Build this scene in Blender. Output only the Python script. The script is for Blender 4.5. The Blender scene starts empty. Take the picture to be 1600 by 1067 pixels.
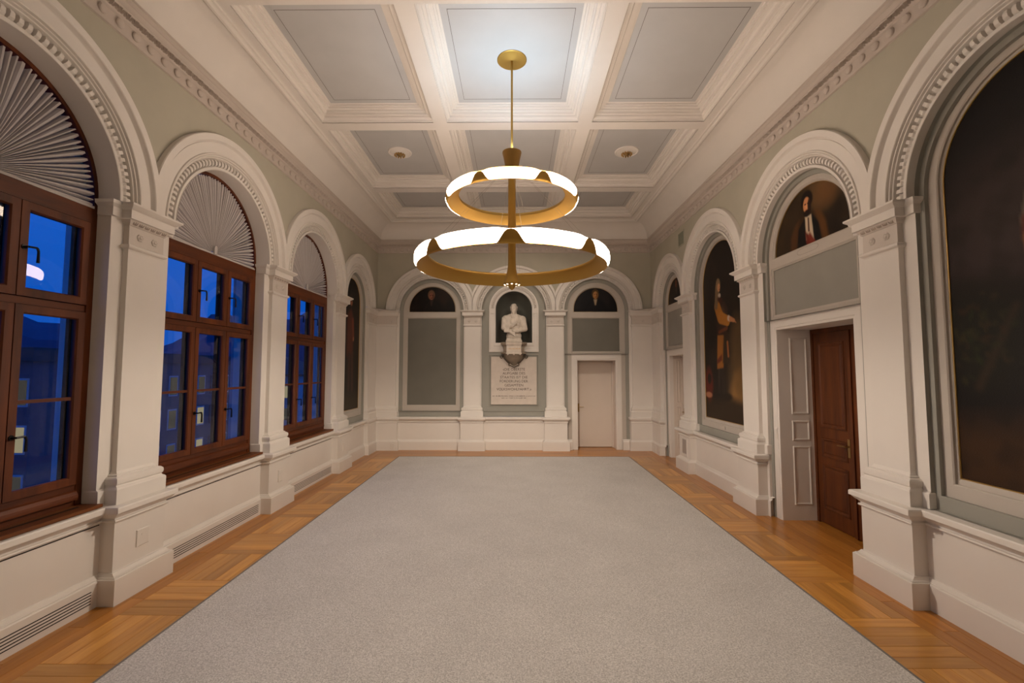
import bpy, bmesh, math, random
import numpy as np
from mathutils import Vector, Matrix
random.seed(7)
PI = math.pi
C = bpy.context.scene.collection
sc = bpy.context.scene

# ------------------------------------------------------------------ camera, world, exposure
HW, YB = 3.355, 11.36            # plane of the pilaster plinths: side walls x = +-HW, far wall y = YB
cam_d = bpy.data.cameras.new('camera')
cam_d.sensor_width = 36.0
cam_d.lens = 711.1 / 1600 * 36.0
cam_d.clip_end = 800
cam = bpy.data.objects.new('camera', cam_d); C.objects.link(cam)
cam.location = (0.045, 0.0, 2.0)
_yaw = math.atan2(5.7, 711.1)
_pit = math.atan2(44.5, math.hypot(711.1, 5.7))
cam.rotation_euler = (PI / 2 + _pit, 0, _yaw)
sc.camera = cam

w = bpy.data.worlds.new('dusk_sky'); sc.world = w; w.use_nodes = True
nt = w.node_tree; nt.nodes.clear()
wo = nt.nodes.new('ShaderNodeOutputWorld'); bg = nt.nodes.new('ShaderNodeBackground')
tc = nt.nodes.new('ShaderNodeTexCoord'); sep = nt.nodes.new('ShaderNodeSeparateXYZ')
rmp = nt.nodes.new('ShaderNodeValToRGB')
rmp.color_ramp.elements[0].position = 0.0; rmp.color_ramp.elements[0].color = (0.005, 0.085, 0.46, 1)
rmp.color_ramp.elements[1].position = 0.6; rmp.color_ramp.elements[1].color = (0.001, 0.135, 0.76, 1)
nt.links.new(tc.outputs['Generated'], sep.inputs[0]); nt.links.new(sep.outputs['Z'], rmp.inputs[0])
nt.links.new(rmp.outputs[0], bg.inputs[0]); bg.inputs[1].default_value = 1.0
nt.links.new(bg.outputs[0], wo.inputs[0])

sc.view_settings.view_transform = 'Standard'
sc.view_settings.look = 'None'
sc.view_settings.gamma = 1.0
sc.view_settings.use_curve_mapping = False
sc.view_settings.exposure = 0.0
sc.cycles.max_bounces = 8
sc.cycles.diffuse_bounces = 4
sc.cycles.glossy_bounces = 3
sc.cycles.sample_clamp_indirect = 6.0

RING_STRENGTH = 21.0
RING_COLOR = (1.0, 0.785, 0.615)
UPLIGHT_W = 90.0
DOWNLIGHT_W = 560.0
FITTING_W = 190.0

# ------------------------------------------------------------------ materials
def srgb(r, g, b, k=1.0):
    def f(c):
        c /= 255.0
        return (c / 12.92 if c <= 0.04045 else ((c + 0.055) / 1.055) ** 2.4) * k
    return (f(r), f(g), f(b), 1.0)

def new_mat(name):
    m = bpy.data.materials.new(name); m.use_nodes = True
    n = m.node_tree.nodes; return m, n, m.node_tree.links, n['Principled BSDF']

def noise_bump(n, l, b, scale, strength, dist=0.002, detail=3, stretch=None):
    tcn = n.new('ShaderNodeTexCoord'); t = n.new('ShaderNodeTexNoise'); bp = n.new('ShaderNodeBump')
    t.inputs['Scale'].default_value = scale; t.inputs['Detail'].default_value = detail
    bp.inputs['Strength'].default_value = strength; bp.inputs['Distance'].default_value = dist
    if stretch:
        mp = n.new('ShaderNodeMapping'); mp.inputs['Scale'].default_value = stretch
        l.new(tcn.outputs['Object'], mp.inputs[0]); l.new(mp.outputs[0], t.inputs[0])
    else:
        l.new(tcn.outputs['Object'], t.inputs[0])
    l.new(t.outputs[0], bp.inputs['Height']); l.new(bp.outputs[0], b.inputs['Normal'])
    return t

def paint(name, col, rough=0.55, var=0.05, scale=2.5, spec=0.3):
    m, n, l, b = new_mat(name)
    b.inputs['Roughness'].default_value = rough
    b.inputs['Specular IOR Level'].default_value = spec
    tcn = n.new('ShaderNodeTexCoord'); t = n.new('ShaderNodeTexNoise')
    t.inputs['Scale'].default_value = scale; t.inputs['Detail'].default_value = 5
    l.new(tcn.outputs['Object'], t.inputs[0])
    r = n.new('ShaderNodeValToRGB')
    r.color_ramp.elements[0].position = 0.3; r.color_ramp.elements[1].position = 0.7
    r.color_ramp.elements[0].color = tuple(c * (1 - var) for c in col[:3]) + (1,)
    r.color_ramp.elements[1].color = tuple(min(1, c * (1 + var)) for c in col[:3]) + (1,)
    l.new(t.outputs[0], r.inputs[0]); l.new(r.outputs[0], b.inputs['Base Color'])
    bp = n.new('ShaderNodeBump'); t2 = n.new('ShaderNodeTexNoise'); t2.inputs['Scale'].default_value = 140
    bp.inputs['Strength'].default_value = 0.06; bp.inputs['Distance'].default_value = 0.002
    l.new(tcn.outputs['Object'], t2.inputs[0]); l.new(t2.outputs[0], bp.inputs['Height']); l.new(bp.outputs[0], b.inputs['Normal'])
    return m

def wood(name, c0, c1, rough, stretch, bump=0.1, coat=0.0, per_object=0.0, gscale=6.0):
    m, n, l, b = new_mat(name)
    b.inputs['Roughness'].default_value = rough
    b.inputs['Specular IOR Level'].default_value = 0.3; b.inputs['Coat Weight'].default_value = coat; b.inputs['Coat Roughness'].default_value = 0.15
    tcn = n.new('ShaderNodeTexCoord'); mp = n.new('ShaderNodeMapping'); mp.inputs['Scale'].default_value = stretch
    oi = n.new('ShaderNodeObjectInfo')
    va = n.new('ShaderNodeVectorMath'); va.operation = 'ADD'
    mul = n.new('ShaderNodeMath'); mul.operation = 'MULTIPLY'; mul.inputs[1].default_value = 37.0
    l.new(oi.outputs['Random'], mul.inputs[0])
    l.new(tcn.outputs['Object'], va.inputs[0]); l.new(mul.outputs[0], va.inputs[1])
    l.new(va.outputs[0], mp.inputs[0])
    t = n.new('ShaderNodeTexNoise'); t.inputs['Scale'].default_value = gscale; t.inputs['Detail'].default_value = 8
    t.inputs['Roughness'].default_value = 0.65
    l.new(mp.outputs[0], t.inputs[0])
    r = n.new('ShaderNodeValToRGB'); r.color_ramp.elements[0].position = 0.32; r.color_ramp.elements[1].position = 0.7
    r.color_ramp.elements[0].color = c0; r.color_ramp.elements[1].color = c1
    l.new(t.outputs[0], r.inputs[0])
    last = r.outputs[0]
    if per_object:
        hsv = n.new('ShaderNodeHueSaturation')
        mr = n.new('ShaderNodeMapRange'); mr.inputs['To Min'].default_value = 1 - per_object; mr.inputs['To Max'].default_value = 1 + per_object
        l.new(oi.outputs['Random'], mr.inputs[0]); l.new(mr.outputs[0], hsv.inputs['Value']); l.new(last, hsv.inputs['Color'])
        last = hsv.outputs[0]
    l.new(last, b.inputs['Base Color'])
    bp = n.new('ShaderNodeBump'); bp.inputs['Strength'].default_value = bump; bp.inputs['Distance'].default_value = 0.002
    l.new(t.outputs[0], bp.inputs['Height']); l.new(bp.outputs[0], b.inputs['Normal'])
    return m

def metal(name, col, rough, metallic=1.0):
    m, n, l, b = new_mat(name)
    b.inputs['Base Color'].default_value = col; b.inputs['Metallic'].default_value = metallic
    b.inputs['Roughness'].default_value = rough
    noise_bump(n, l, b, 60, 0.04, 0.001)
    return m

M = {}
M['white'] = paint('warm_white_paint', (0.74, 0.70, 0.655, 1), 0.45, 0.02)
M['ceil_white'] = paint('ceiling_white_paint', (0.74, 0.70, 0.655, 1), 0.6, 0.02)
M['coffer_panel'] = paint('coffer_panel_grey_paint', (0.50, 0.495, 0.49, 1), 0.6, 0.03)
M['cornice'] = paint('cornice_greige_paint', (0.54, 0.475, 0.425, 1), 0.6, 0.03)
M['green'] = paint('sage_green_wall_paint', (0.45, 0.425, 0.345, 1), 0.6, 0.04)
M['green_low'] = paint('grey_green_panel_paint', (0.315, 0.308, 0.272, 1), 0.55, 0.04)
M['panel'] = paint('grey_green_overdoor_paint', (0.30, 0.287, 0.255, 1), 0.5, 0.05)
M['panel_dark'] = paint('dark_grey_green_panel_paint', (0.165, 0.16, 0.135, 1), 0.5, 0.05)
M['frieze'] = paint('capital_frieze_paint', (0.62, 0.565, 0.515, 1), 0.55, 0.03)
M['beige'] = paint('greige_frame_paint', (0.50, 0.455, 0.405, 1), 0.5, 0.03)
M['niche'] = paint('dark_niche_paint', (0.10, 0.10, 0.085, 1), 0.6, 0.05)
M['door_white'] = paint('door_off_white_paint', (0.66, 0.58, 0.51, 1), 0.4, 0.02)
M['plastic'] = paint('socket_white_plastic', (0.72, 0.68, 0.63, 1), 0.35, 0.01)
M['dark'] = paint('dark_gap', (0.012, 0.009, 0.007, 1), 0.7, 0.05)
M['vent'] = paint('vent_green_metal', (0.25, 0.26, 0.20, 1), 0.5, 0.04)
M['stone'] = paint('plaque_pale_stone', (0.62, 0.55, 0.485, 1), 0.5, 0.05, 8)
M['ink'] = paint('engraved_brown_lettering', (0.075, 0.045, 0.03, 1), 0.6, 0.05)
M['engrave'] = paint('grey_engraved_line', (0.28, 0.25, 0.22, 1), 0.6, 0.05)
M['bracket'] = paint('brown_grey_bracket_stone', (0.25, 0.20, 0.15, 1), 0.5, 0.12, 9)
M['bracket_rim'] = paint('dark_bracket_rim', (0.09, 0.065, 0.045, 1), 0.4, 0.1)
M['marble'] = paint('white_marble', (0.70, 0.63, 0.55, 1), 0.42, 0.10, 12)
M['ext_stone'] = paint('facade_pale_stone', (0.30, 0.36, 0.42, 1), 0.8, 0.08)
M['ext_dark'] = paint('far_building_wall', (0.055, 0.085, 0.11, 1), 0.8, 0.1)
M['ext_pale'] = paint('far_house_wall', (0.36, 0.40, 0.42, 1), 0.8, 0.08)
M['ext_roof'] = paint('far_house_roof', (0.06, 0.055, 0.06, 1), 0.8, 0.1)
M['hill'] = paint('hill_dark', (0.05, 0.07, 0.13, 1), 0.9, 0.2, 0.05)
M['gold'] = metal('brushed_gold', (0.50, 0.305, 0.075, 1), 0.5)
M['gold_dark'] = metal('bronze_gold', (0.42, 0.25, 0.08, 1), 0.4)
M['brass'] = metal('aged_brass', (0.42, 0.29, 0.13, 1), 0.3)
M['iron'] = metal('black_iron', (0.03, 0.028, 0.026, 1), 0.35)
M['gilt'] = metal('gilt_edge', (0.55, 0.36, 0.13, 1), 0.35)
M['gilt_letter'] = metal('gilt_letters', (0.70, 0.42, 0.12, 1), 0.4, 0.6)
M['wire'] = metal('steel_wire', (0.35, 0.3, 0.25, 1), 0.35)
M['win_wood'] = wood('dark_red_oak_window', (0.052, 0.0115, 0.0022, 1), (0.155, 0.037, 0.006, 1), 0.5, (1, 1, 0.12), 0.08, 0.0)
M['win_wood_h'] = wood('dark_red_oak_rail', (0.052, 0.0115, 0.0022, 1), (0.155, 0.037, 0.006, 1), 0.5, (1, 0.12, 1), 0.08, 0.0)
M['outer_wood'] = wood('dark_outer_wood', (0.016, 0.006, 0.003, 1), (0.045, 0.016, 0.007, 1), 0.6, (1, 1, 0.12), 0.08, 0.0)  # much darker than the inner sash wood
M['sill_wood'] = wood('window_sill_oak', (0.09, 0.026, 0.006, 1), (0.22, 0.068, 0.013, 1), 0.5, (1, 0.1, 1), 0.08, 0.0)
M['door_wood'] = wood('red_brown_door_wood', (0.052, 0.0135, 0.0034, 1), (0.14, 0.039, 0.008, 1), 0.5, (1, 1, 0.1), 0.06, 0.05)
M['plank_x'] = wood('parquet_oak_across', (0.44, 0.185, 0.032, 1), (0.66, 0.33, 0.075, 1), 0.3, (0.12, 1.6, 1), 0.05, 0.25, 0.22, 9)
M['plank_y'] = wood('parquet_oak_along', (0.44, 0.185, 0.032, 1), (0.66, 0.33, 0.075, 1), 0.3, (1.6, 0.12, 1), 0.05, 0.25, 0.22, 9)
M['plank_border'] = wood('parquet_oak_border', (0.36, 0.135, 0.021, 1), (0.52, 0.225, 0.042, 1), 0.3, (1.6, 0.1, 1), 0.05, 0.25, 0.15, 9)
M['plank_border_x'] = wood('parquet_oak_border_across', (0.36, 0.135, 0.021, 1), (0.52, 0.225, 0.042, 1), 0.3, (0.1, 1.6, 1), 0.05, 0.25, 0.15, 9)
M['subfloor'] = paint('subfloor_dark', (0.05, 0.02, 0.006, 1), 0.7)

def emit(name, col, s):
    m, n, l, b = new_mat(name); n.remove(b)
    e = n.new('ShaderNodeEmission'); e.inputs[0].default_value = tuple(col[:3]) + (1,); e.inputs[1].default_value = s
    l.new(e.outputs[0], n['Material Output'].inputs[0]); return m
M['glow'] = emit('lit_diffuser', RING_COLOR, RING_STRENGTH)
M['spot_glow'] = emit('lit_spot', (1.0, 0.8, 0.55), 4.0)
M['lit_window'] = emit('lit_far_window', (1.0, 0.82, 0.5), 0.30)
M['dim_window'] = emit('dim_far_window', (0.35, 0.33, 0.3), 0.12)
M['street_glow'] = emit('street_light_glow', (1.0, 0.9, 0.75), 14.0)
M['sign_glow'] = emit('blue_sign_glow', (0.01, 0.02, 1.0), 0.9)

# carpet
m, n, l, b = new_mat('grey_loop_pile_carpet'); M['carpet'] = m
b.inputs['Roughness'].default_value = 0.95; b.inputs['Specular IOR Level'].default_value = 0.1
tcn = n.new('ShaderNodeTexCoord')
t = n.new('ShaderNodeTexNoise'); t.inputs['Scale'].default_value = 95; t.inputs['Detail'].default_value = 4; t.inputs['Roughness'].default_value = 0.7
t2 = n.new('ShaderNodeTexNoise'); t2.inputs['Scale'].default_value = 1.6; t2.inputs['Detail'].default_value = 4
l.new(tcn.outputs['Object'], t.inputs[0]); l.new(tcn.outputs['Object'], t2.inputs[0])
r = n.new('ShaderNodeValToRGB'); r.color_ramp.elements[0].position = 0.36; r.color_ramp.elements[1].position = 0.64
r.color_ramp.elements[0].color = (0.43, 0.415, 0.40, 1); r.color_ramp.elements[1].color = (0.80, 0.775, 0.75, 1)
l.new(t.outputs[0], r.inputs[0])
mx = n.new('ShaderNodeMixRGB'); mx.blend_type = 'MULTIPLY'; mx.inputs[0].default_value = 0.22
r2 = n.new('ShaderNodeValToRGB'); r2.color_ramp.elements[0].position = 0.3; r2.color_ramp.elements[1].position = 0.7
r2.color_ramp.elements[0].color = (0.6, 0.6, 0.6, 1); r2.color_ramp.elements[1].color = (1, 1, 1, 1)
l.new(t2.outputs[0], r2.inputs[0]); l.new(r.outputs[0], mx.inputs[1]); l.new(r2.outputs[0], mx.inputs[2])
l.new(mx.outputs[0], b.inputs['Base Color'])
bp = n.new('ShaderNodeBump'); bp.inputs['Strength'].default_value = 0.7; bp.inputs['Distance'].default_value = 0.006
l.new(t.outputs[0], bp.inputs['Height']); l.new(bp.outputs[0], b.inputs['Normal'])
M['carpet_edge'] = paint('grey_carpet_binding', (0.20, 0.185, 0.175, 1), 0.9, 0.1, 40)

# pleated fabric: partly translucent
m, n, l, b = new_mat('pleated_grey_fabric'); M['fabric'] = m
b.inputs['Base Color'].default_value = (0.56, 0.52, 0.50, 1); b.inputs['Roughness'].default_value = 0.9
b.inputs['Specular IOR Level'].default_value = 0.1
tr = n.new('ShaderNodeBsdfTranslucent'); tr.inputs[0].default_value = (0.55, 0.55, 0.58, 1)
ms = n.new('ShaderNodeMixShader'); ms.inputs[0].default_value = 0.08
l.new(b.outputs[0], ms.inputs[1]); l.new(tr.outputs[0], ms.inputs[2]); l.new(ms.outputs[0], n['Material Output'].inputs[0])
noise_bump(n, l, b, 220, 0.15, 0.001)

# window glass: clear with Fresnel reflection
m, n, l, b = new_mat('window_glass'); M['glass'] = m; n.remove(b)
tp = n.new('ShaderNodeBsdfTransparent'); tp.inputs[0].default_value = (0.86, 0.92, 0.95, 1)
gl = n.new('ShaderNodeBsdfGlossy'); gl.inputs['Roughness'].default_value = 0.0
fr = n.new('ShaderNodeFresnel'); fr.inputs[0].default_value = 1.52
ms = n.new('ShaderNodeMixShader'); l.new(fr.outputs[0], ms.inputs[0]); l.new(tp.outputs[0], ms.inputs[1]); l.new(gl.outputs[0], ms.inputs[2])
l.new(ms.outputs[0], n['Material Output'].inputs[0])

# oil painting: colours from the painted picture on the canvas
m, n, l, b = new_mat('oil_painting'); M['oil'] = m
at = n.new('ShaderNodeAttribute'); at.attribute_name = 'picture'
l.new(at.outputs['Color'], b.inputs['Base Color']); b.inputs['Roughness'].default_value = 0.42
b.inputs['Specular IOR Level'].default_value = 0.16
noise_bump(n, l, b, 70, 0.5, 0.004, 8, (1, 1, 2.2))

# ------------------------------------------------------------------ mesh helpers
class MB:
    def __init__(s, T=None):
        s.v = []; s.f = []; s.T = T or (lambda a, b, c: (a, b, c))
    def pt(s, a, b, c):
        s.v.append(s.T(a, b, c)); return len(s.v) - 1
    def face(s, *ids): s.f.append(ids)
    def quad(s, p, q, r, t): s.f.append(tuple(s.pt(*x) for x in (p, q, r, t)))
    def box(s, x0, x1, y0, y1, z0, z1):
        i = [s.pt(x, y, z) for z in (z0, z1) for y in (y0, y1) for x in (x0, x1)]
        for q in ((0, 2, 3, 1), (4, 5, 7, 6), (0, 1, 5, 4), (2, 6, 7, 3), (0, 4, 6, 2), (1, 3, 7, 5)):
            s.f.append(tuple(i[k] for k in q))
    def bar(s, p, q, r, n=8, r2=None):
        p, q = Vector(p), Vector(q); d = (q - p).normalized()
        a = d.orthogonal().normalized(); b = d.cross(a); r2 = r if r2 is None else r2
        A = [s.pt(*(p + (a * math.cos(2 * PI * k / n) + b * math.sin(2 * PI * k / n)) * r)) for k in range(n)]
        B = [s.pt(*(q + (a * math.cos(2 * PI * k / n) + b * math.sin(2 * PI * k / n)) * r2)) for k in range(n)]
        for k in range(n): s.f.append((A[k], A[(k + 1) % n], B[(k + 1) % n], B[k]))
        s.f.append(tuple(reversed(A))); s.f.append(tuple(B))
    def lathe(s, prof, c=(0, 0, 0), n=24, axis='z', caps=True):
        rings = []
        for (r, h) in prof:
            ring = []
            for k in range(n):
                x, y = r * math.cos(2 * PI * k / n), r * math.sin(2 * PI * k / n)
                ring.append(s.pt(c[0] + x, c[1] + y, c[2] + h) if axis == 'z' else
                            (s.pt(c[0] + x, c[1] + h, c[2] + y) if axis == 'y' else s.pt(c[0] + h, c[1] + x, c[2] + y)))
            rings.append(ring)
        for A, B in zip(rings, rings[1:]):
            for k in range(n): s.f.append((A[k], A[(k + 1) % n], B[(k + 1) % n], B[k]))
        if caps: s.f.append(tuple(reversed(rings[0]))); s.f.append(tuple(rings[-1]))
    def loft(s, rings, closed=False, cap0=False, cap1=False):
        R = [[s.pt(*p) for p in ring] for ring in rings]
        for A, B in zip(R, R[1:]):
            m_ = len(A)
            for k in range(m_ if closed else m_ - 1):
                s.f.append((A[k], A[(k + 1) % m_], B[(k + 1) % m_], B[k]))
        if cap0: s.f.append(tuple(reversed(R[0])))
        if cap1: s.f.append(tuple(R[-1]))
    def build(s, name, mat, parent=None, smooth=False, loc=None, merge=True, recalc=True):
        me = bpy.data.meshes.new(name); vv = s.v
        if loc is not None: vv = [(x - loc[0], y - loc[1], z - loc[2]) for x, y, z in vv]
        me.from_pydata(vv, [], s.f)
        bm = bmesh.new(); bm.from_mesh(me)
        if merge: bmesh.ops.remove_doubles(bm, verts=bm.verts, dist=1e-5)
        bmesh.ops.dissolve_degenerate(bm, dist=1e-6, edges=bm.edges)
        if recalc: bmesh.ops.recalc_face_normals(bm, faces=bm.faces)
        bm.to_mesh(me); bm.free()
        if smooth:
            me.polygons.foreach_set('use_smooth', [True] * len(me.polygons))
            try: me.set_sharp_from_angle(angle=math.radians(24))
            except Exception: pass
        return link(name, me, mat, parent, loc)

def link(name, me, mat, parent=None, loc=None):
    o = bpy.data.objects.new(name, me); C.objects.link(o)
    if mat is not None and not me.materials: me.materials.append(M[mat])
    if loc is not None: o.location = loc
    if parent is not None:
        o.parent = parent
        o.location = Vector(loc if loc is not None else (0, 0, 0)) - parent['_o'] if '_o' in parent else o.location
    return o

def empty(name, loc, parent=None):
    o = bpy.data.objects.new(name, None); C.objects.link(o); o.location = loc; o.empty_display_size = 0.1
    if parent is not None: o.parent = parent
    return o
class Thing:
    """an Empty at a thing's base; part() builds a mesh (world coordinates) as its child"""
    def __init__(s, name, loc, label=None, cat=None, group=None, kind=None):
        s.o = empty(name, loc); s.loc = Vector(loc); tag(s.o, label, cat, group, kind)
    def part(s, mb, name, mat, parent=None, smooth=False, label=None, recalc=True):
        o = mb.build(name, mat, None, smooth, tuple(s.loc), recalc=recalc)
        o.parent = parent if parent is not None else s.o
        o.location = (0, 0, 0)
        if label: o['label'] = label
        return o
def tag(o, label=None, cat=None, group=None, kind=None):
    if label: o['label'] = label
    if cat: o['category'] = cat
    if group: o['group'] = group
    if kind: o['kind'] = kind
    return o
def struct(o): o['kind'] = 'structure'; return o
def copy_to(src, parent, loc, rot=None, scale=None):
    c = src.copy(); C.objects.link(c); c.parent = parent; c.location = loc
    if rot is not None: c.rotation_euler = rot
    if scale is not None: c.scale = scale
    return c

# wall frames: s along the wall, d into the wall from the plinth plane, z up
TL = lambda s, d, z: (-(HW + d), s, z)
TR = lambda s, d, z: ((HW + d), s, z)
TB = lambda s, d, z: (s, YB + d, z)
SPRING, ZTOP, WALL_D, PIER_D = 3.51, 5.72, 0.13, 0.20
P_SIDE = [1.81, 4.285, 6.76, 9.235]
BAYS = [(3.0475, 1.30, 0.90), (5.5225, 1.30, 0.90), (7.9975, 1.30, 0.90), (10.13, 1.08, 0.68)]
BACK = [(-2.10, 1.15, 0.82), (0.0, 1.15, 0.82), (2.10, 1.15, 0.82)]

def arch_pts(c, wd, b, spring, n=40, d=0.0):
    p = [(c - wd, d, b)]
    p += [(c - wd * math.cos(PI * k / n), d, spring + wd * math.sin(PI * k / n)) for k in range(n + 1)]
    p.append((c + wd, d, b)); return p

def arcade(mb, s0, s1, z0, z1, arches, d0, d1, n=48):
    """wall above the springing with round-arched openings, front at d0, back at d1"""
    cur = s0
    def slab(a, b_):
        for d in (d0, d1): mb.quad((a, d, z0), (b_, d, z0), (b_, d, z1), (a, d, z1))
        mb.quad((a, d0, z0), (b_, d0, z0), (b_, d1, z0), (a, d1, z0))
    for (c, R, r) in arches:
        slab(cur, c - r)
        pts = [(c - r * math.cos(PI * k / n), z0 + r * math.sin(PI * k / n)) for k in range(n + 1)]
        for (a, az), (b_, bz) in zip(pts, pts[1:]):
            for d in (d0, d1): mb.quad((a, d, az), (b_, d, bz), (b_, d, z1), (a, d, z1))
        cur = c + r
    slab(cur, s1)
    for d0_, d1_ in ((d0, d1),):
        mb.quad((s0, d0_, z1), (s1, d0_, z1), (s1, d1_, z1), (s0, d1_, z1))

def soffit(mb, c, r, d0, d1, n=48):
    pts = [(c - r * math.cos(PI * k / n), SPRING + r * math.sin(PI * k / n)) for k in range(n + 1)]
    for (a, az), (b_, bz) in zip(pts, pts[1:]):
        mb.quad((a, d0, az), (b_, d0, bz), (b_, d1, bz), (a, d1, az))

# ------------------------------------------------------------------ walls
walls = {}
def make_wall(name, T, s0, s1, arches, window_bays):
    mb = MB(T); arcade(mb, s0, s1, SPRING, ZTOP, [(c, R, r + .36 * (R - r)) for c, R, r in arches], WALL_D, 0.60)
    wall = struct(mb.build(name, 'green')); wall['label'] = {'wall_left': 'sage green window wall with round arches', 'wall_right': 'sage green wall with arched bays for doors and paintings', 'wall_back': 'sage green end wall with three round arches'}[name]
    edges = [s0] + [x for (c, R, r) in arches for x in (c - r, c + r)] + [s1]
    for a, b_ in zip(edges[0::2], edges[1::2]):
        mb = MB(T); mb.box(a, b_, PIER_D, 0.60, 0.0, SPRING); mb.build('pier', 'white', wall)
    for i, (c, R, r) in enumerate(arches):
        mb = MB(T); soffit(mb, c, r, WALL_D - 0.0, 0.34)
        mb.build('arch_soffit', 'white', wall, smooth=True, recalc=False)
    walls[name] = wall
    return wall
wl = make_wall('wall_left', TL, -0.60, 12.0, BAYS, (0, 1, 2))
wr = make_wall('wall_right', TR, -0.60, 12.0, BAYS, ())
wb = make_wall('wall_back', TB, -3.485, 3.485, BACK, ())
mb = MB(); mb.box(-4.0, 4.0, -0.80, -0.60, 0, ZTOP); wn = struct(mb.build('wall_front', 'green'))
mb = MB(); mb.box(-3.35, 3.35, -0.60, -0.50, 0, 0.83); mb.build('dado', 'white', wn)
# backing behind the blind bays
for wall, T, bays in ((wl, TL, [BAYS[3]]), (wr, TR, [BAYS[0], BAYS[2]]), (wb, TB, [BACK[0]])):
    for (c, R, r) in bays:
        mb = MB(T); mb.box(c - r - 0.05, c + r + 0.05, 0.345, 0.60, 0.0, SPRING + r + 0.05); mb.build('bay_backing', 'white', wall)
for wall, T, (c, R, r), zt in ((wr, TR, BAYS[1], 2.56), (wr, TR, BAYS[3], 2.56), (wb, TB, BACK[2], 2.28), (wb, TB, BACK[1], None)):
    if zt is not None:
        mb = MB(T); mb.box(c - r - 0.05, c + r + 0.05, 0.345, 0.60, zt, SPRING + r + 0.05); mb.build('bay_backing', 'white', wall)

# ------------------------------------------------------------------ archivolts with dentils
def mesh_dentil():
    mb = MB()   # local: x radial, y along the arc, z out of the wall
    prof = [(-0.034, 0.0), (-0.034, 0.022), (-0.018, 0.038), (0.012, 0.043), (0.034, 0.032), (0.034, 0.0)]
    wdt = [0.019, 0.019, 0.017, 0.016, 0.013, 0.013]
    R = [[(x, -q, z), (x, q, z)] for (x, z), q in zip(prof, wdt)]
    A = [[mb.pt(*p) for p in r_] for r_ in R]
    for a, b_ in zip(A, A[1:]): mb.f.append((a[0], a[1], b_[1], b_[0]))
    mb.f.append(tuple(a[0] for a in A)); mb.f.append(tuple(reversed([a[1] for a in A])))
    me = bpy.data.meshes.new('dentil'); me.from_pydata(mb.v, [], mb.f)
    bm = bmesh.new(); bm.from_mesh(me); bmesh.ops.recalc_face_normals(bm, faces=bm.faces); bm.to_mesh(me); bm.free()
    me.materials.append(M['white']); return me
DENTIL = mesh_dentil()
def basis(T):
    o = Vector(T(0, 0, 0)); return Vector(T(1, 0, 0)) - o, Vector(T(0, -1, 0)) - o, Vector((0, 0, 1))
trim_n = [0]
def archivolt(T, c, R, r, lo, hi, single, ndent=52, k=1.0, label=''):
    """moulded arch band from outer radius R to the opening radius r; clipped to lo..hi along the wall"""
    wdt = R - r
    f = lambda t: r + wdt * t
    prof = [(f(1.0), WALL_D), (f(1.0), 0.075), (f(0.985), 0.066), (f(0.83), 0.066), (f(0.815), 0.072), (f(0.805), 0.092), (f(0.785), 0.108), (f(0.765), 0.112), (f(0.755), 0.102),
            (f(0.475), 0.102), (f(0.465), 0.088), (f(0.445), 0.084), (f(0.425), 0.088), (f(0.415), 0.112), (f(0.405), 0.114), (f(0.395), 0.104), (f(0.37), 0.104), (f(0.36), 0.128), (f(0.345), 0.120), (f(0.325), 0.124), (f(0.315), 0.140),
            (f(0.30), 0.170), (f(0.10), 0.170), (f(0.085), 0.132), (f(0.03), 0.132), (f(0.0), 0.140), (f(0.0), 0.20)]
    mb = MB(T); n = 64; rings = []
    for q in range(n + 1):
        th = PI * q / n
        rings.append([(min(max(c - rr * math.cos(th), lo), hi), d, SPRING + rr * math.sin(th)) for rr, d in prof])
    mb.loft(rings)
    trim_n[0] += 1
    tr_ = struct(mb.build('trim_%d' % trim_n[0], 'white', smooth=True)); tr_['label'] = label
    es, ed, ez = basis(T)
    rd = f(0.20); kk = wdt * 0.20 / 0.080
    if single:
        for q in range(ndent):
            th = PI * (q + 0.5) / ndent
            s_, z_ = c - rd * math.cos(th), SPRING + rd * math.sin(th)
            rad = es * (-math.cos(th)) + ez * math.sin(th); tan = es * math.sin(th) + ez * math.cos(th)
            o = bpy.data.objects.new('dentil', DENTIL); C.objects.link(o); o.parent = tr_
            mt = Matrix((rad * kk, tan * (rd * PI / ndent / 0.0615), ed)).transposed().to_4x4()
            mt.translation = Vector(T(s_, 0.169, z_)); o.matrix_local = mt
    else:
        vs = [v.co.copy() for v in DENTIL.vertices]; fs = [tuple(p.vertices) for p in DENTIL.polygons]; V = []; F = []
        for q in range(ndent):
            th = PI * (q + 0.5) / ndent
            rad = es * (-math.cos(th)) + ez * math.sin(th); tan = es * math.sin(th) + ez * math.cos(th)
            ctr = Vector(T(c - rd * math.cos(th), 0.169, SPRING + rd * math.sin(th))); b0 = len(V)
            V += [tuple(ctr + rad * kk * v.x + tan * (rd * PI / ndent / 0.0615) * v.y + ed * v.z) for v in vs]
            F += [tuple(i + b0 for i in f_) for f_ in fs]
        me = bpy.data.meshes.new('dentil_course'); me.from_pydata(V, [], F)
        o = link('dentil_course', me, 'white', tr_); o['kind'] = 'stuff'
    return tr_
names_b = ['nearest', 'second', 'third', 'farthest']
for i, (c, R, r) in enumerate(BAYS):
    lo = P_SIDE[i]; hi = P_SIDE[i + 1] if i < 3 else 11.49
    archivolt(TL, c, R, r, lo, hi, i < 3, 52 if i < 3 else 42, label='white moulded dentil arch over the %s bay of the window wall' % names_b[i])
    archivolt(TR, c, R, r, lo, hi, i < 3, 52 if i < 3 else 42, label='white moulded dentil arch over the %s bay of the right wall' % names_b[i])
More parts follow.
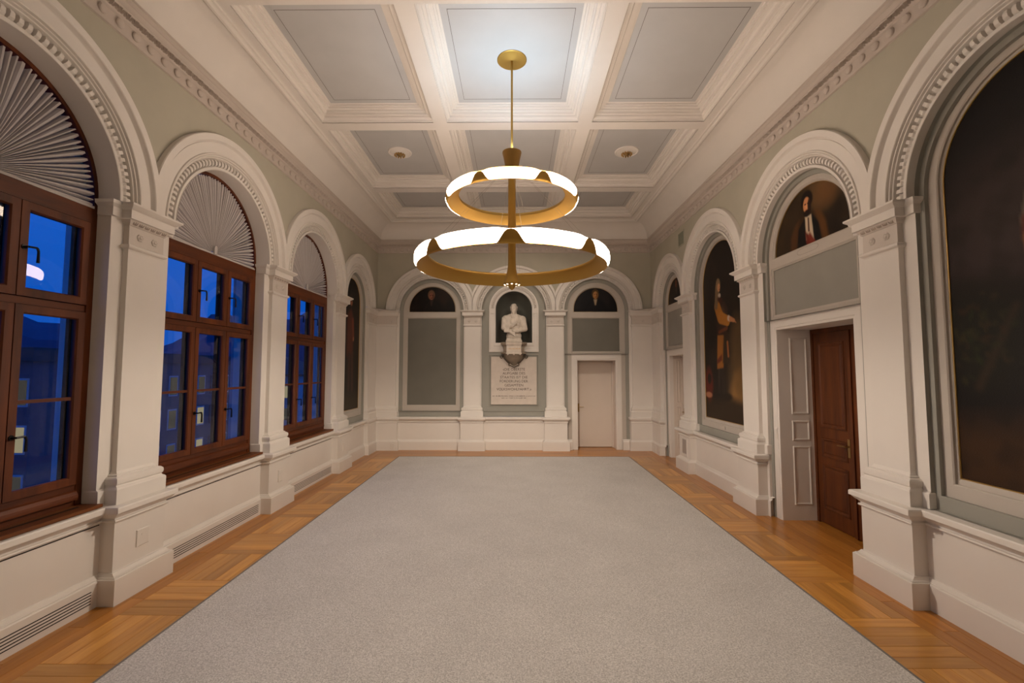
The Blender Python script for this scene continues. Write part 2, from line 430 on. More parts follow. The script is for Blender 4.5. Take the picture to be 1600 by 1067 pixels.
for i, (c, R, r) in enumerate(BACK):
    archivolt(TB, c, R, r, max(-3.485, c - 1.05) if i else -3.4, min(3.485, c + 1.05) if i < 2 else 3.4, False, 46,
              label='white moulded dentil arch over the %s bay of the end wall' % ['left', 'middle', 'right'][i])

# ------------------------------------------------------------------ pilasters
def u_ring(c, h, d, z, back=PIER_D): return [(c - h, back, z), (c - h, d, z), (c + h, d, z), (c + h, back, z)]
LV = dict(
    plinth=[(.335, .0, 0), (.335, .0, .215), (.33, .005, .22)],
    plinth_moulding=[(.33, .005, .22), (.322, .013, .221), (.322, .013, .229), (.312, .026, .231), (.306, .040, .240), (.299, .052, .252), (.297, .055, .258), (.285, .068, .260), (.285, .07, .27)],
    pedestal=[(.285, .07, .27), (.285, .07, .685)],
    pedestal_cap=[(.285, .07, .68), (.300, .052, .684), (.304, .048, .692), (.300, .052, .702), (.289, .066, .706), (.289, .066, .716), (.300, .052, .728), (.318, .028, .745), (.332, .010, .766), (.332, .010, .772), (.347, -.008, .774), (.347, -.008, .812), (.340, .0, .822), (.28, .07, .83)],
    base=[(.28, .07, .83), (.28, .07, .955), (.27, .08, .968), (.262, .09, .972)],
    base_torus=[(.262, .09, .972), (.255, .10, .985), (.262, .088, 1.0), (.265, .085, 1.02), (.262, .088, 1.042), (.25, .105, 1.056), (.232, .118, 1.06), (.232, .118, 1.072), (.215, .135, 1.078), (.202, .15, 1.10)],
    shaft=[(.202, .15, 1.10), (.202, .15, 3.09), (.206, .146, 3.105)],
    neck_ring=[(.206, .146, 3.105), (.225, .125, 3.115), (.232, .118, 3.125), (.232, .118, 3.14), (.22, .13, 3.15), (.204, .148, 3.155)],
    frieze=[(.204, .148, 3.155), (.204, .148, 3.325)],
    leaf_band=[(.204, .148, 3.325), (.214, .138, 3.33), (.22, .13, 3.345), (.24, .11, 3.375)],
    abacus=[(.24, .11, 3.375), (.262, .085, 3.377), (.262, .085, 3.455), (.272, .075, 3.46), (.29, .05, 3.475), (.308, .032, 3.49), (.308, .032, 3.508), (.29, .05, 3.51), (.2, .13, 3.51)],
)
def mesh_rosette():
    mb = MB(); n = 24; rings = []
    for (rr, zz, wv) in ((.034, 0, 0), (.034, .008, .12), (.026, .013, .2), (.017, .009, .1), (.012, .016, 0), (.004, .019, 0)):
        rings.append([(rr * (1 + wv * math.cos(6 * 2 * PI * k / n)) * math.cos(2 * PI * k / n), rr * (1 + wv * math.cos(6 * 2 * PI * k / n)) * math.sin(2 * PI * k / n), zz) for k in range(n)])
    mb.loft(rings, closed=True, cap1=True)
    me = bpy.data.meshes.new('rosette'); me.from_pydata(mb.v, [], mb.f); me.materials.append(M['frieze']); return me
ROSETTE = mesh_rosette()
def mesh_leaf():
    """small carved leaf ornament: three splayed blades"""
    mb = MB()
    for cx, tilt, h in ((0, 0, .040), (-.017, -.010, .034), (.017, .010, .034)):
        a = [mb.pt(cx - .0065, -h / 2, 0), mb.pt(cx + .0065, -h / 2, 0), mb.pt(cx + tilt + .004, h / 2, 0), mb.pt(cx + tilt - .004, h / 2, 0)]
        t_ = [mb.pt(cx, -h / 2 + .005, .014), mb.pt(cx + tilt, h / 2 - .006, .018)]
        mb.f += [(a[0], a[1], t_[0]), (a[1], a[2], t_[1], t_[0]), (a[2], a[3], t_[1]), (a[3], a[0], t_[0], t_[1])]
    me = bpy.data.meshes.new('leaf_ornament'); me.from_pydata(mb.v, [], mb.f)
    bm = bmesh.new(); bm.from_mesh(me); bmesh.ops.recalc_face_normals(bm, faces=bm.faces); bm.to_mesh(me); bm.free()
    me.materials.append(M['cornice']); return me
LEAF = mesh_leaf()
def mesh_disc():
    mb = MB(); mb.lathe([(.040, 0), (.040, .014), (.032, .022), (.016, .026), (.005, .027)], n=20)
    me = bpy.data.meshes.new('disc_ornament'); me.from_pydata(mb.v, [], mb.f)
    bm = bmesh.new(); bm.from_mesh(me); bmesh.ops.recalc_face_normals(bm, faces=bm.faces); bm.to_mesh(me); bm.free()
    me.materials.append(M['cornice']); return me
DISC = mesh_disc()
def place(me, name, parent, T, s, d, z, loc0=(0, 0, 0), scale=1.0):
    es, ed, ez = basis(T)
    o = bpy.data.objects.new(name, me); C.objects.link(o); o.parent = parent
    mt = Matrix((es * scale, ez * scale, ed * scale)).transposed().to_4x4(); mt.translation = Vector(T(s, d, z)) - Vector(loc0)
    o.matrix_local = mt; return o
def pilaster(T, c, label, k=1.0, back=.27):
    loc = T(c, 0, 0)
    th = Thing('pilaster', loc, label, 'pilaster', 'white pilasters along the walls')
    for nm, lev in LV.items():
        mb = MB(T); mb.loft([u_ring(c, h * k, d, z) for h, d, z in lev], cap1=(nm == 'abacus'))
        th.part(mb, nm, 'frieze' if nm in ('frieze', 'leaf_band') else 'white', smooth=nm in ('base_torus', 'neck_ring', 'pedestal_cap', 'plinth_moulding', 'abacus'))
    for q in (-1, 1): place(ROSETTE, 'rosette', th.o, T, c + q * .085, .148, 3.24, loc)
    for q in range(6): place(LEAF, 'leaf_ornament', th.o, T, c + (q - 2.5) * .068, .131, 3.352, loc, 0.9)
    # the pier behind the shaft: its own base block and impost
    mb = MB(T); hp = .335 if k == 1.0 else .23
    mb.loft([u_ring(c, hp + .012, .175, z, back) for z in (.83, .955)] + [u_ring(c, hp + .001, .199, .968, back)]); th.part(mb, 'pier_base', 'white')
    mb = MB(T)
    mb.loft([u_ring(c, h, d, z, back) for h, d, z in ((hp + .001, .199, 3.375), (hp + .022, .17, 3.377), (hp + .022, .17, 3.455), (hp + .05, .145, 3.48), (hp + .055, .14, 3.508), (hp, .14, 3.51))], cap1=True)
    th.part(mb, 'impost', 'white')
    return th
LBL = {('L', 0): 'white pilaster before the nearest window, just out of the picture', ('L', 1): 'largest left pilaster, between the nearest and the middle window', ('L', 2): 'white pilaster between the middle and the far window', ('L', 3): 'white pilaster between the far window and the arched painting on the left wall',
       ('R', 0): 'white pilaster beside the big dark painting, nearest the camera on the right', ('R', 1): 'largest right pilaster, between the red-brown door and the big dark painting', ('R', 2): 'white pilaster between the red-brown door and the painting of the yellow-sleeved man', ('R', 3): 'white pilaster with a grille in its pedestal, by the far right white door'}
for i, c in enumerate(P_SIDE):
    pilaster(TL, c, LBL['L', i], 1.0, .31 if i < 3 else .27); pilaster(TR, c, LBL['R', i])
pilaster(TB, -1.05, 'white pilaster left of the marble bust and plaque', 1.001)
pilaster(TB, 1.05, 'white pilaster between the marble bust and the white door of the end wall', 1.001)
# corner piers, L-shaped in plan
def corner_pier(sg, label):
    sA, xD = 10.90, 2.985
    loc = (sg * HW, YB, 0); th = Thing('corner_pilaster', loc, label, 'pilaster', 'white pilasters along the walls')
    for nm, lev in LV.items():
        rings = []
        for h, d, z in lev:
            e = (h - .202) * 0.75; d = .055 + d * 0.53
            rings.append([(sg * (HW + .20), sA - e, z), (sg * (HW + d), sA - e, z), (sg * (HW + d), YB + d, z), (sg * (xD - e), YB + d, z), (sg * (xD - e), YB + .20, z)])
        mb = MB(); mb.loft(rings, cap1=(nm == 'abacus'))
        th.part(mb, nm, 'frieze' if nm in ('frieze', 'leaf_band') else 'white', smooth=nm in ('base_torus', 'neck_ring', 'pedestal_cap', 'plinth_moulding', 'abacus'))
    T = TL if sg < 0 else TR
    for s_ in (11.04, 11.22): place(ROSETTE, 'rosette', th.o, T, s_, .133, 3.24, loc)
    for s_ in (3.10, 3.27): place(ROSETTE, 'rosette', th.o, TB, sg * s_, .133, 3.24, loc)
    return th
corner_pier(-1, 'white corner pilaster where the left wall meets the end wall')
corner_pier(1, 'white corner pilaster where the right wall meets the end wall')

# ------------------------------------------------------------------ dado: baseboard, panel, rail per bay
BASE_P = [(.145, 0), (.145, .205), (.150, .212), (.158, .213), (.158, .221), (.166, .224), (.170, .236), (.178, .248), (.180, .254), (.19, .256), (.19, .265)]
PANEL_P = [(.19, .265), (.19, .685)]
RAIL_P = [(.19, .68), (.172, .684), (.168, .692), (.172, .702), (.186, .706), (.186, .716), (.172, .728), (.148, .745), (.124, .764), (.120, .772), (.104, .774), (.104, .812), (.112, .823), (.345, .83)]
def strip(T, a, b_, prof, name, mat, parent, smooth=True):
    mb = MB(T); mb.loft([[(a, d, z) for d, z in prof], [(b_, d, z) for d, z in prof]])
    return mb.build(name, mat, parent, smooth=smooth)
base_l = struct(empty('baseboard_left', (0, 0, 0))); base_r = struct(empty('baseboard_right', (0, 0, 0))); base_b = struct(empty('baseboard_back', (0, 0, 0)))
def dado(T, a, b_, par):
    strip(T, a, b_, BASE_P, 'baseboard', 'white', par); strip(T, a, b_, PANEL_P, 'dado_panel', 'white', par); strip(T, a, b_, RAIL_P, 'dado_rail', 'white', par)
for i in range(3):
    dado(TL, P_SIDE[i] + .28, P_SIDE[i + 1] - .28, base_l)
    a, b_ = P_SIDE[i] + .39, P_SIDE[i + 1] - .39
    for q in range(5):     # slots of the heating grille in the base
        mb = MB(TL); mb.box(a, b_, .1435, .16, .05 + q * .0235, .0575 + q * .0235); mb.build('grille_slot', 'dark', base_l)
    mb = MB(TL); mb.box(P_SIDE[i] + .30, P_SIDE[i + 1] - .30, .1885, .19, .664, .672); mb.build('shadow_gap', 'dark', base_l)
dado(TL, P_SIDE[3] + .28, 10.92, base_l)
for i in (0, 2): dado(TR, P_SIDE[i] + .28, P_SIDE[i + 1] - .28, base_r)
dado(TB, -3.0, -1.30, base_b); dado(TB, -.77, .77, base_b)
SMALL_P = BASE_P + [(.205, .268)]
for a, b_ in ((BAYS[1][0] - .95, BAYS[1][0] - .845), (BAYS[1][0] + .845, BAYS[1][0] + .95)):
    strip(TR, a, b_, [(.17, 0), (.17, .20), (.178, .215), (.195, .225), (.20, .25), (.236, .26)], 'baseboard', 'white', base_r)
for a, b_ in ((9.51, BAYS[3][0] - .60), (BAYS[3][0] + .60, 10.92)):
    strip(TR, a, b_, [(.17, 0), (.17, .20), (.178, .215), (.195, .225), (.20, .25), (.236, .26)], 'baseboard', 'white', base_r)
for a, b_ in ((1.30, 2.10 - .632), (2.10 + .632, 3.0)):
    strip(TB, a, b_, [(.17, 0), (.17, .20), (.178, .215), (.195, .225), (.20, .25), (.236, .26)], 'baseboard', 'white', base_b)

# ------------------------------------------------------------------ bay surrounds (green reveal, greige frames)
def ring_levels(T, c, levels, spring, name, mat, parent):
    mb = MB(T); mb.loft([arch_pts(c, wd, b, spring, d=d) for wd, b, d in levels], closed=True)
    return mb.build(name, mat, parent, smooth=True)
def rect_levels(T, c, levels, name, mat, parent):
    mb = MB(T); mb.loft([[(c - wd, d, z0), (c + wd, d, z0), (c + wd, d, z1), (c - wd, d, z1)] for wd, z0, z1, d in levels], closed=True)
    return mb.build(name, mat, parent)
def painting_bay(T, c, r, par, sh=0.0):
    g, f = r - .055, r - .155
    ring_levels(T, c, [(r - .002, .832, .199), (r - .002, .832, .235 - sh), (g, .955, .235 - sh), (g, .955, .27 - sh)], SPRING, 'green_surround', 'green_low', par)
    ring_levels(T, c, [(g, .955, .27 - sh), (g - .075, 1.06, .27 - sh), (g - .085, 1.07, .278 - sh), (g - .085, 1.07, .295 - sh), (g - .098, 1.10, .30 - sh), (g - .105, 1.12, .31 - sh)], SPRING + .03, 'frame_moulding', 'beige', par)
    return g - .105
def lunette_bay(T, c, r, g, lw, lb, pw, pz0, pz1, par, bottom, sh=0.0, zoff=.03, pmat='panel'):
    """green reveal, greige frame holding a half-round picture above a flat panel"""
    ring_levels(T, c, [(r - .002, bottom, .199), (r - .002, bottom, .235 - sh), (g, bottom, .235 - sh), (g, bottom, .265 - sh)], SPRING, 'green_surround', 'green_low', par)
    ring_levels(T, c, [(g, pz1 + .0, .265 - sh), (lw + .02, lb - .02, .265 - sh), (lw + .012, lb - .012, .275 - sh), (lw, lb, .29 - sh), (lw, lb, .31 - sh)], SPRING + zoff, 'frame_moulding', 'beige', par)
    rect_levels(T, c, [(g, bottom, pz1, .265 - sh), (pw + .025, pz0 - .025, pz1, .265 - sh), (pw + .02, pz0 - .02, pz1 - .015, .275 - sh), (pw, pz0, pz1 - .025, .28 - sh), (pw, pz0, pz1 - .025, .30 - sh)], 'frame_moulding', 'beige', par)
    mb = MB(T); mb.box(c - pw, c + pw, .295 - sh, .34, pz0, pz1 - .025); mb.build('wall_panel', pmat, par)

pw_side = {}
pw_side['R1'] = painting_bay(TR, BAYS[0][0], .90, wr)
pw_side['R3'] = painting_bay(TR, BAYS[2][0], .90, wr)
pw_side['L4'] = painting_bay(TL, BAYS[3][0], .68, wl, .03)
lunette_bay(TR, BAYS[1][0], .90, .845, .735, 3.545, .77, 2.755, 3.40, wr, 2.68)
lunette_bay(TR, BAYS[3][0], .68, .625, .525, 3.51, .55, 2.55, 3.37, wr, 2.47, .02)
lunette_bay(TB, -2.10, .82, .735, .592, 3.49, .622, 1.115, 3.345, wb, .965, .01, .04, 'panel_dark')
lunette_bay(TB, 2.10, .82, .735, .562, 3.49, .60, 2.475, 3.345, wb, 2.41, .01, .04, 'panel_dark')
# green sides beside the door casings
for T, c, r, g, zt, par in ((TR, BAYS[1][0], .90, .845, 2.68, wr), (TR, BAYS[3][0], .68, .60, 2.47, wr), (TB, 2.10, .82, .735, 2.41, wb)):
    for q in (-1, 1):
        mb = MB(T); mb.box(min(c + q * g, c + q * r), max(c + q * g, c + q * r), .235, .34, 0, zt); mb.build('green_surround', 'green_low', par)
for q in (-1, 1):
    mb = MB(TB); mb.box(min(2.10 + q * .632, 2.10 + q * .735), max(2.10 + q * .632, 2.10 + q * .735), .25, .34, 0, 2.41); mb.build('frame_moulding', 'beige', wb)
# green band under the left blind bay of the end wall
mb = MB(TB); mb.box(-2.10 - .82, -2.10 + .82, .235, .30, .83, .965); mb.build('green_band', 'green_low', wb)

# ------------------------------------------------------------------ niche bay of the end wall
mb = MB(TB)
NW, NB, NS = .463, 2.69, 3.55
outer = arch_pts(0, .82, .83, SPRING, d=.225); inner = arch_pts(0, NW, NB, NS, d=.225)
mb.loft([arch_pts(0, .82, .83, SPRING, d=.20), outer, arch_pts(0, NW + .02, NB - .02, NS, d=.225)], closed=True)
mb.build('green_field', 'green_low', wb, smooth=True)
mb = MB(TB); lv = []
for k in range(9):      # half-round niche, deepening towards the middle
    a = PI / 2 * k / 8; lv.append(arch_pts(0, NW * math.cos(a) + .0005, NB + 0.0 * k, NS, d=.225 + .40 * math.sin(a)))
mb.loft(lv, closed=True); niche = mb.build('niche', 'niche', wb, smooth=True)
mb = MB(TB); mb.box(-NW, NW, .225, .62, NB - .03, NB); mb.build('niche_floor', 'green_low', wb)
mb = MB(TB)
mb.loft([arch_pts(0, wd, b, NS, d=d) for wd, b, d in ((.632, 2.455, .225), (.632, 2.455, .195), (.612, 2.478, .188), (.595, 2.50, .188), (.585, 2.52, .20), (.51, 2.60, .20), (.50, 2.615, .19), (.475, 2.66, .19), (.463, 2.69, .205), (.463, 2.69, .235))], closed=True)
mb.build('niche_frame', 'white', wb, smooth=True)
for q in range(19):     # carved leaves round the niche arch
    th_ = PI * (q + .5) / 19; rr = .548
    es, ed, ez = basis(TB); o = bpy.data.objects.new('leaf_ornament', LEAF); C.objects.link(o); o.parent = wb
    rad = es * (-math.cos(th_)) + ez * math.sin(th_); tan = es * math.sin(th_) + ez * math.cos(th_)
    mt = Matrix((tan * 1.5, rad * 1.5, ed)).transposed().to_4x4(); mt.translation = Vector(TB(-rr * math.cos(th_), .198, NS + rr * math.sin(th_))); o.matrix_local = mt
for q in (-1, 1):
    mb = MB(TB); mb.box(q * .548 - .05, q * .548 + .05, .18, .20, 3.44, 3.56); mb.build('niche_impost', 'white', wb)
rect_levels(TB, 0, [(.64, 1.07, 2.40, .225), (.64, 1.07, 2.40, .215), (.615, 1.095, 2.375, .21), (.605, 1.105, 2.365, .225)], 'plaque_frame', 'green_low', wb)
strip(TB, -.80, .80, [(.225, .955), (.195, .965), (.195, .985), (.225, .99)], 'green_ledge', 'green_low', wb)

# ------------------------------------------------------------------ cornice and cove
def room_ring(inset, z, hw=HW + WALL_D, y0=-0.60, y1=YB + WALL_D):
    return [(-hw + inset, y0 + inset, z), (hw - inset, y0 + inset, z), (hw - inset, y1 - inset, z), (-hw + inset, y1 - inset, z)]
corn = [(0, 4.985), (.022, 4.99), (.022, 5.005), (.014, 5.01), (.012, 5.02), (.012, 5.125), (.022, 5.13), (.03, 5.135), (.034, 5.145), (.055, 5.195), (.06, 5.2), (.06, 5.212), (.075, 5.222), (.09, 5.245), (.10, 5.25), (.10, 5.295), (.112, 5.30), (.112, 5.312), (.10, 5.318), (.08, 5.32)]
mb = MB(); mb.loft([room_ring(a, z) for a, z in corn], closed=True)
trim_n[0] += 1
cornice = struct(mb.build('trim_%d' % trim_n[0], 'cornice', smooth=True)); cornice['label'] = 'greige cornice with discs and carved leaves round the room'
def cornice_row(T, a, b_):
    n_ = int(round((b_ - a) / .17))
    for q in range(n_):
        s_ = a + (q + .5) * (b_ - a) / n_
        place(DISC, 'disc_ornament', cornice, T, s_, WALL_D - .012, 5.072)
        for e in (-.25, .25):
            es, ed, ez = basis(T); o = bpy.data.objects.new('leaf_ornament', LEAF); C.objects.link(o); o.parent = cornice
            up = (ez + ed * .42).normalized(); out = (ed - ez * .42).normalized()
            mt = Matrix((es * 1.45, up * 1.35, out * 1.7)).transposed().to_4x4(); mt.translation = Vector(T(s_ + e * (b_ - a) / n_, WALL_D - .044, 5.17)); o.matrix_local = mt
cornice_row(TL, 2.2, 11.46); cornice_row(TR, 2.2, 11.46); cornice_row(TB, -3.46, 3.46)

# ------------------------------------------------------------------ ceiling
ZC, ZP = 5.69, 5.875
FX, FY0, FY1 = 3.055, -0.10, 11.05
cove = []
for k in range(13):
    a = PI / 2 * k / 12
    cove.append((.095 + .335 * (1 - math.cos(a)), 5.315 + .36 * math.sin(a)))
def cove_ring(i, z): return room_ring(i, z)
mb = MB(); mb.loft([cove_ring(i, z) for i, z in cove], closed=True)
ceiling = struct(mb.build('ceiling', 'ceil_white', smooth=True)); ceiling['label'] = 'white coffered ceiling with a plain cove'
fr_p = [(0.0, 5.675), (0.0, 5.655), (.02, 5.642), (.045, 5.642), (.06, 5.655), (.065, 5.67), (.09, 5.672), (.10, 5.685), (.12, ZC)]
mb = MB(); mb.loft([[(-FX + i, FY0 + i, z), (FX - i, FY0 + i, z), (FX - i, FY1 - i, z), (-FX + i, FY1 - i, z)] for i, z in fr_p], closed=True)
mb.build('ceiling_border', 'ceil_white', ceiling, smooth=True)
XS = [(-2.85, -1.185), (-.98, .98), (1.185, 2.85)]
YS = [(.13, 1.705), (1.93, 4.16), (4.37, 6.58), (6.79, 9.02), (9.245, 10.82)]
# beams: soffits between the coffers
def soff(x0, x1, y0, y1, nm):
    mb = MB(); mb.box(x0, x1, y0, y1, ZC, ZC + .03); mb.build(nm, 'ceil_white', ceiling)
yb = [FY0 + .11] + [v for p in YS for v in p] + [FY1 - .11]
for a, b_ in zip(yb[0::2], yb[1::2]): soff(-FX + .11, FX - .11, a, b_, 'cross_beam')
xb = [-FX + .11] + [v for p in XS for v in p] + [FX - .11]
for (y0, y1) in YS:
    for a, b_ in zip(xb[0::2], xb[1::2]): soff(a, b_, y0, y1, 'long_beam')
CO = [(0, 0), (0, .006), (-.004, .010), (.002, .016), (.012, .018), (.016, .034), (.030, .050), (.048, .056), (.050, .058), (.052, .078), (.056, .082), (.084, .086), (.088, .108), (.100, .120), (.104, .124), (.106, .142), (.150, .146), (.152, .160), (.176, .164), (.178, .182), (.20, .184), (.205, .185)]
for (y0, y1) in YS:
    for (x0, x1) in XS:
        mb = MB(); mb.loft([[(x0 + i, y0 + i, ZC + h), (x1 - i, y0 + i, ZC + h), (x1 - i, y1 - i, ZC + h), (x0 + i, y1 - i, ZC + h)] for i, h in CO], closed=True)
        cf = mb.build('coffer', 'ceil_white', ceiling, smooth=True)
        mb = MB(); i = .195; mb.box(x0 + i, x1 - i, y0 + i, y1 - i, ZP, ZP + .04); mb.build('coffer_panel', 'coffer_panel', cf)
        mb = MB(); i = .285; wv = .004
        for (a0, a1, b0, b1) in ((x0 + i, x1 - i, y0 + i, y0 + i + wv), (x0 + i, x1 - i, y1 - i - wv, y1 - i), (x0 + i, x0 + i + wv, y0 + i, y1 - i), (x1 - i - wv, x1 - i, y0 + i, y1 - i)):
            mb.box(a0, a1, b0, b1, ZP - .0015, ZP + .01)
        mb.build('inlay_line', 'ink', cf)
mb = MB(); mb.box(-4.2, 4.2, -.8, 12.2, ZP + .06, ZP + .25); mb.build('ceiling_slab', 'ceil_white', ceiling)

# ------------------------------------------------------------------ floor
mb = MB(); mb.box(-4.3, 4.3, -.8, 12.6, -.12, -.012); floor = struct(mb.build('floor', 'subfloor')); floor['label'] = 'golden oak parquet floor'
plank_cache = {}
def plank(x0, x1, y0, y1, mat):
    key = (round(x1 - x0, 3), round(y1 - y0, 3), mat); g = .0012
    if key not in plank_cache:
        mb = MB(); hx, hy = (x1 - x0) / 2 - g, (y1 - y0) / 2 - g
        mb.loft([[(-hx, -hy, -.012), (hx, -hy, -.012), (hx, hy, -.012), (-hx, hy, -.012)], [(-hx, -hy, -.001), (hx, -hy, -.001), (hx, hy, -.001), (-hx, hy, -.001)],
                 [(-hx + .0015, -hy + .0015, 0), (hx - .0015, -hy + .0015, 0), (hx - .0015, hy - .0015, 0), (-hx + .0015, hy - .0015, 0)]], closed=True, cap1=True)
        me = bpy.data.meshes.new('plank'); me.from_pydata(mb.v, [], mb.f); me.materials.append(M[mat]); plank_cache[key] = me
    o = bpy.data.objects.new('plank', plank_cache[key]); C.objects.link(o); o.parent = floor
    o.location = ((x0 + x1) / 2, (y0 + y1) / 2, random.uniform(-.0004, 0))
BL, NB5 = .62, 5
def block(x0, y0, along):
    for q in range(NB5):
        e = BL / NB5
        if along: plank(x0 + q * e, x0 + (q + 1) * e, y0, y0 + BL, 'plank_y')
        else: plank(x0, x0 + BL, y0 + q * e, y0 + (q + 1) * e, 'plank_x')
Y0B = 3.21 - 2 * BL
for q in range(15):
    y = Y0B + q * BL
    if y + BL > 11.0: break
    block(-3.205, y, q % 2 == 0); block(3.205 - BL, y, q % 2 == 1)
ylast = Y0B + 12 * BL    # row of blocks along the far wall
for q in range(1, 10):
    x = -3.205 + q * BL
    if x + BL > 3.205 - BL + .02: break
    block(x, ylast, q % 2 == 0)
# border boards by the walls
for sg in (-1, 1):
    for r_, (a, b_) in enumerate(((3.205, 3.325), (3.325, 3.445), (3.445, 3.60))):
        y = 1.2 - .45 * r_
        while y < 11.9:
            e = min(y + 1.45, 11.9); plank(min(sg * a, sg * b_), max(sg * a, sg * b_), y, e, 'plank_border'); y = e
for r_, (a, b_) in enumerate(((10.655 - .0, 10.80), (10.80, 10.94), (10.94, 11.08), (11.08, 11.22), (11.22, 11.36), (11.36, 11.50), (11.50, 11.66))):
    a = max(a, ylast + BL)
    if b_ <= a + .01: continue
    x = -3.205 - .5 * (r_ % 3) + .0
    x = -3.205
    first = True
    while x < 3.2:
        e = min(x + (1.3 if not first else .5 + .3 * (r_ % 3)), 3.205); first = False
        plank(x, e, a, b_, 'plank_border_x'); x = e
for x in np.arange(3.60, 4.10, .12): plank(float(x), float(x) + .12, 4.70, 6.35, 'plank_border')
for y in np.arange(11.66, 12.2, .14): plank(1.5, 2.7, float(y), float(y) + .14, 'plank_border_x')
for x in np.arange(3.60, 4.0, .12): plank(float(x), float(x) + .12, 9.5, 10.8, 'plank_border')

# carpet with bound edge
mb = MB(); mb.box(-2.635, 2.635, -.45, 10.60, 0.0, .013)
carpet = mb.build('carpet', 'carpet', loc=(0, 5.0, 0)); tag(carpet, 'large light grey loop pile carpet covering the middle of the floor', 'carpet')
mb = MB()
for (x0, x1, y0, y1) in ((-2.652, -2.635, -.45, 10.617), (2.635, 2.652, -.45, 10.617), (-2.635, 2.635, 10.60, 10.617)): mb.box(x0, x1, y0, y1, 0, .015)
o = mb.build('carpet_binding', 'carpet_edge', loc=(0, 5.0, 0)); o.parent = carpet; o.location = (0, 0, 0)

# ------------------------------------------------------------------ windows
def window(idx, c, r):
    T = TL; th = Thing('window_%d' % idx, T(c, .31, .85), None, None, None, 'structure')
    th.o['label'] = ['red-brown oak casement window nearest the camera', 'red-brown oak casement window, middle of three', 'red-brown oak casement window farthest from the camera'][idx - 1]
    F0, F1 = .325, .40
    mb = MB(T); mb.box(c - r, c - r + .055, F0, F1, .858, 3.42); mb.box(c + r - .055, c + r, F0, F1, .858, 3.42); th.part(mb, 'side_jamb', 'win_wood')
    mb = MB(T); mb.box(c - r + .055, c + r - .055, F0, F1, 3.29, 3.42); th.part(mb, 'head_rail', 'win_wood_h')
    mb = MB(T); mb.box(c - r + .055, c + r - .055, F0 + .012, F1, 2.50, 2.555); th.part(mb, 'transom', 'win_wood_h')
    mb = MB(T); mb.box(c - r + .055, c + r - .055, F0 + .008, F1, .858, 1.03)
    mb.loft([[(a, d, z) for d, z in ((F0 + .008, .985), (F0 - .01, .975), (F0 - .025, .95), (F0 - .028, .93), (F0 - .028, .91), (F0 + .008, .90))] for a in (c - r + .055, c + r - .055)])
    th.part(mb, 'bottom_rail', 'win_wood_h')
    mb = MB(T); mb.box(c - r - .0, c + r + .0, .135, F0 + .02, .831, .858); th.part(mb, 'sill_board', 'sill_wood')
    mb = MB(T); mb.box(c - r + .10, c + r - .10, .24, .265, .8585, .860); th.part(mb, 'sill_slot', 'dark')
    # arched wooden frame round the fan light
    mb = MB(T); mb.loft([arch_pts(c, wd, 3.42, SPRING, d=d) for wd, d in ((r, .325), (r - .035, .325), (r - .035, .40))]); th.part(mb, 'arch_frame', 'win_wood', smooth=True)
    mb = MB(T); ap = arch_pts(c, r - .036, 3.42, SPRING, d=.39); ids = [mb.pt(*p) for p in ap]; mb.f.append(tuple(reversed(ids))); th.part(mb, 'fanlight_pane', 'glass', recalc=False)
    cols = [c - r + .06 + q * ((2 * r - .12) / 3) for q in range(4)]
    for q in range(3):
        a, b_ = cols[q] + .004, cols[q + 1] - .004
        for (z0, z1, low) in ((2.56, 3.285, False), (1.035, 2.495, True)):
            st = .058
            mb = MB(T); d0, d1 = .318, .375
            for (x0, x1, y0, y1) in ((a, a + st, z0, z1), (b_ - st, b_, z0, z1), (a + st, b_ - st, z0, z0 + st), (a + st, b_ - st, z1 - st, z1)):
                mb.box(x0, x1, d0, d1, y0, y1)
            # sloped inner bead
            mb.loft([[(a + st, d, z0 + st), (b_ - st, d, z0 + st), (b_ - st, d, z1 - st), (a + st, d, z1 - st)] if k == 0 else
                     [(a + st + .01, d, z0 + st + .01), (b_ - st - .01, d, z0 + st + .01), (b_ - st - .01, d, z1 - st - .01), (a + st + .01, d, z1 - st - .01)] for k, d in ((0, d0), (1, d0 + .012), (1, .35))], closed=True)
            sash = th.part(mb, 'sash', 'win_wood')
            mb = MB(T); mb.quad((a + st, .352, z0 + st), (b_ - st, .352, z0 + st), (b_ - st, .352, z1 - st), (a + st, .352, z1 - st)); th.part(mb, 'pane', 'glass', sash, recalc=False)
            mb = MB(T)      # outer sash of the double window
            for (x0, x1, y0, y1) in ((a - .006, a + st - .012, z0, z1), (b_ - st + .012, b_ + .006, z0, z1), (a + st - .012, b_ - st + .012, z0, z0 + st - .012), (a + st - .012, b_ - st + .012, z1 - st + .012, z1)):
                mb.box(x0, x1, .410, .440, y0, y1)
            th.part(mb, 'outer_sash', 'outer_wood', sash)
            if low:
                mb = MB(T); mb.box(a + st, b_ - st, .334, .366, 1.745, 1.772); th.part(mb, 'glazing_bar', 'win_wood_h', sash)
            if q > 0:
                hz = 2.93 if not low else 1.50
                hs = a + .028
                mb2 = MB()
                p0 = Vector(T(hs, d0, hz)); p1 = Vector(T(hs, d0 - .04, hz)); p2 = Vector(T(hs + .055, d0 - .045, hz + .004)); p3 = Vector(T(hs + .066, d0 - .045, hz - .02)); p4 = Vector(T(hs + .066, d0 - .045, hz - .11))
                mb2.bar(p0, p0 + (p1 - p0) * .15, .02, 10); mb2.bar(p0, p1, .008, 8); mb2.bar(p1, p2, .008, 8); mb2.bar(p2, p3, .0085, 8); mb2.bar(p3, p4, .008, 8, .0105)
                th.part(mb2, 'handle', 'iron', sash)
    return th
for i in range(3): window(i + 1, BAYS[i][0], .90)

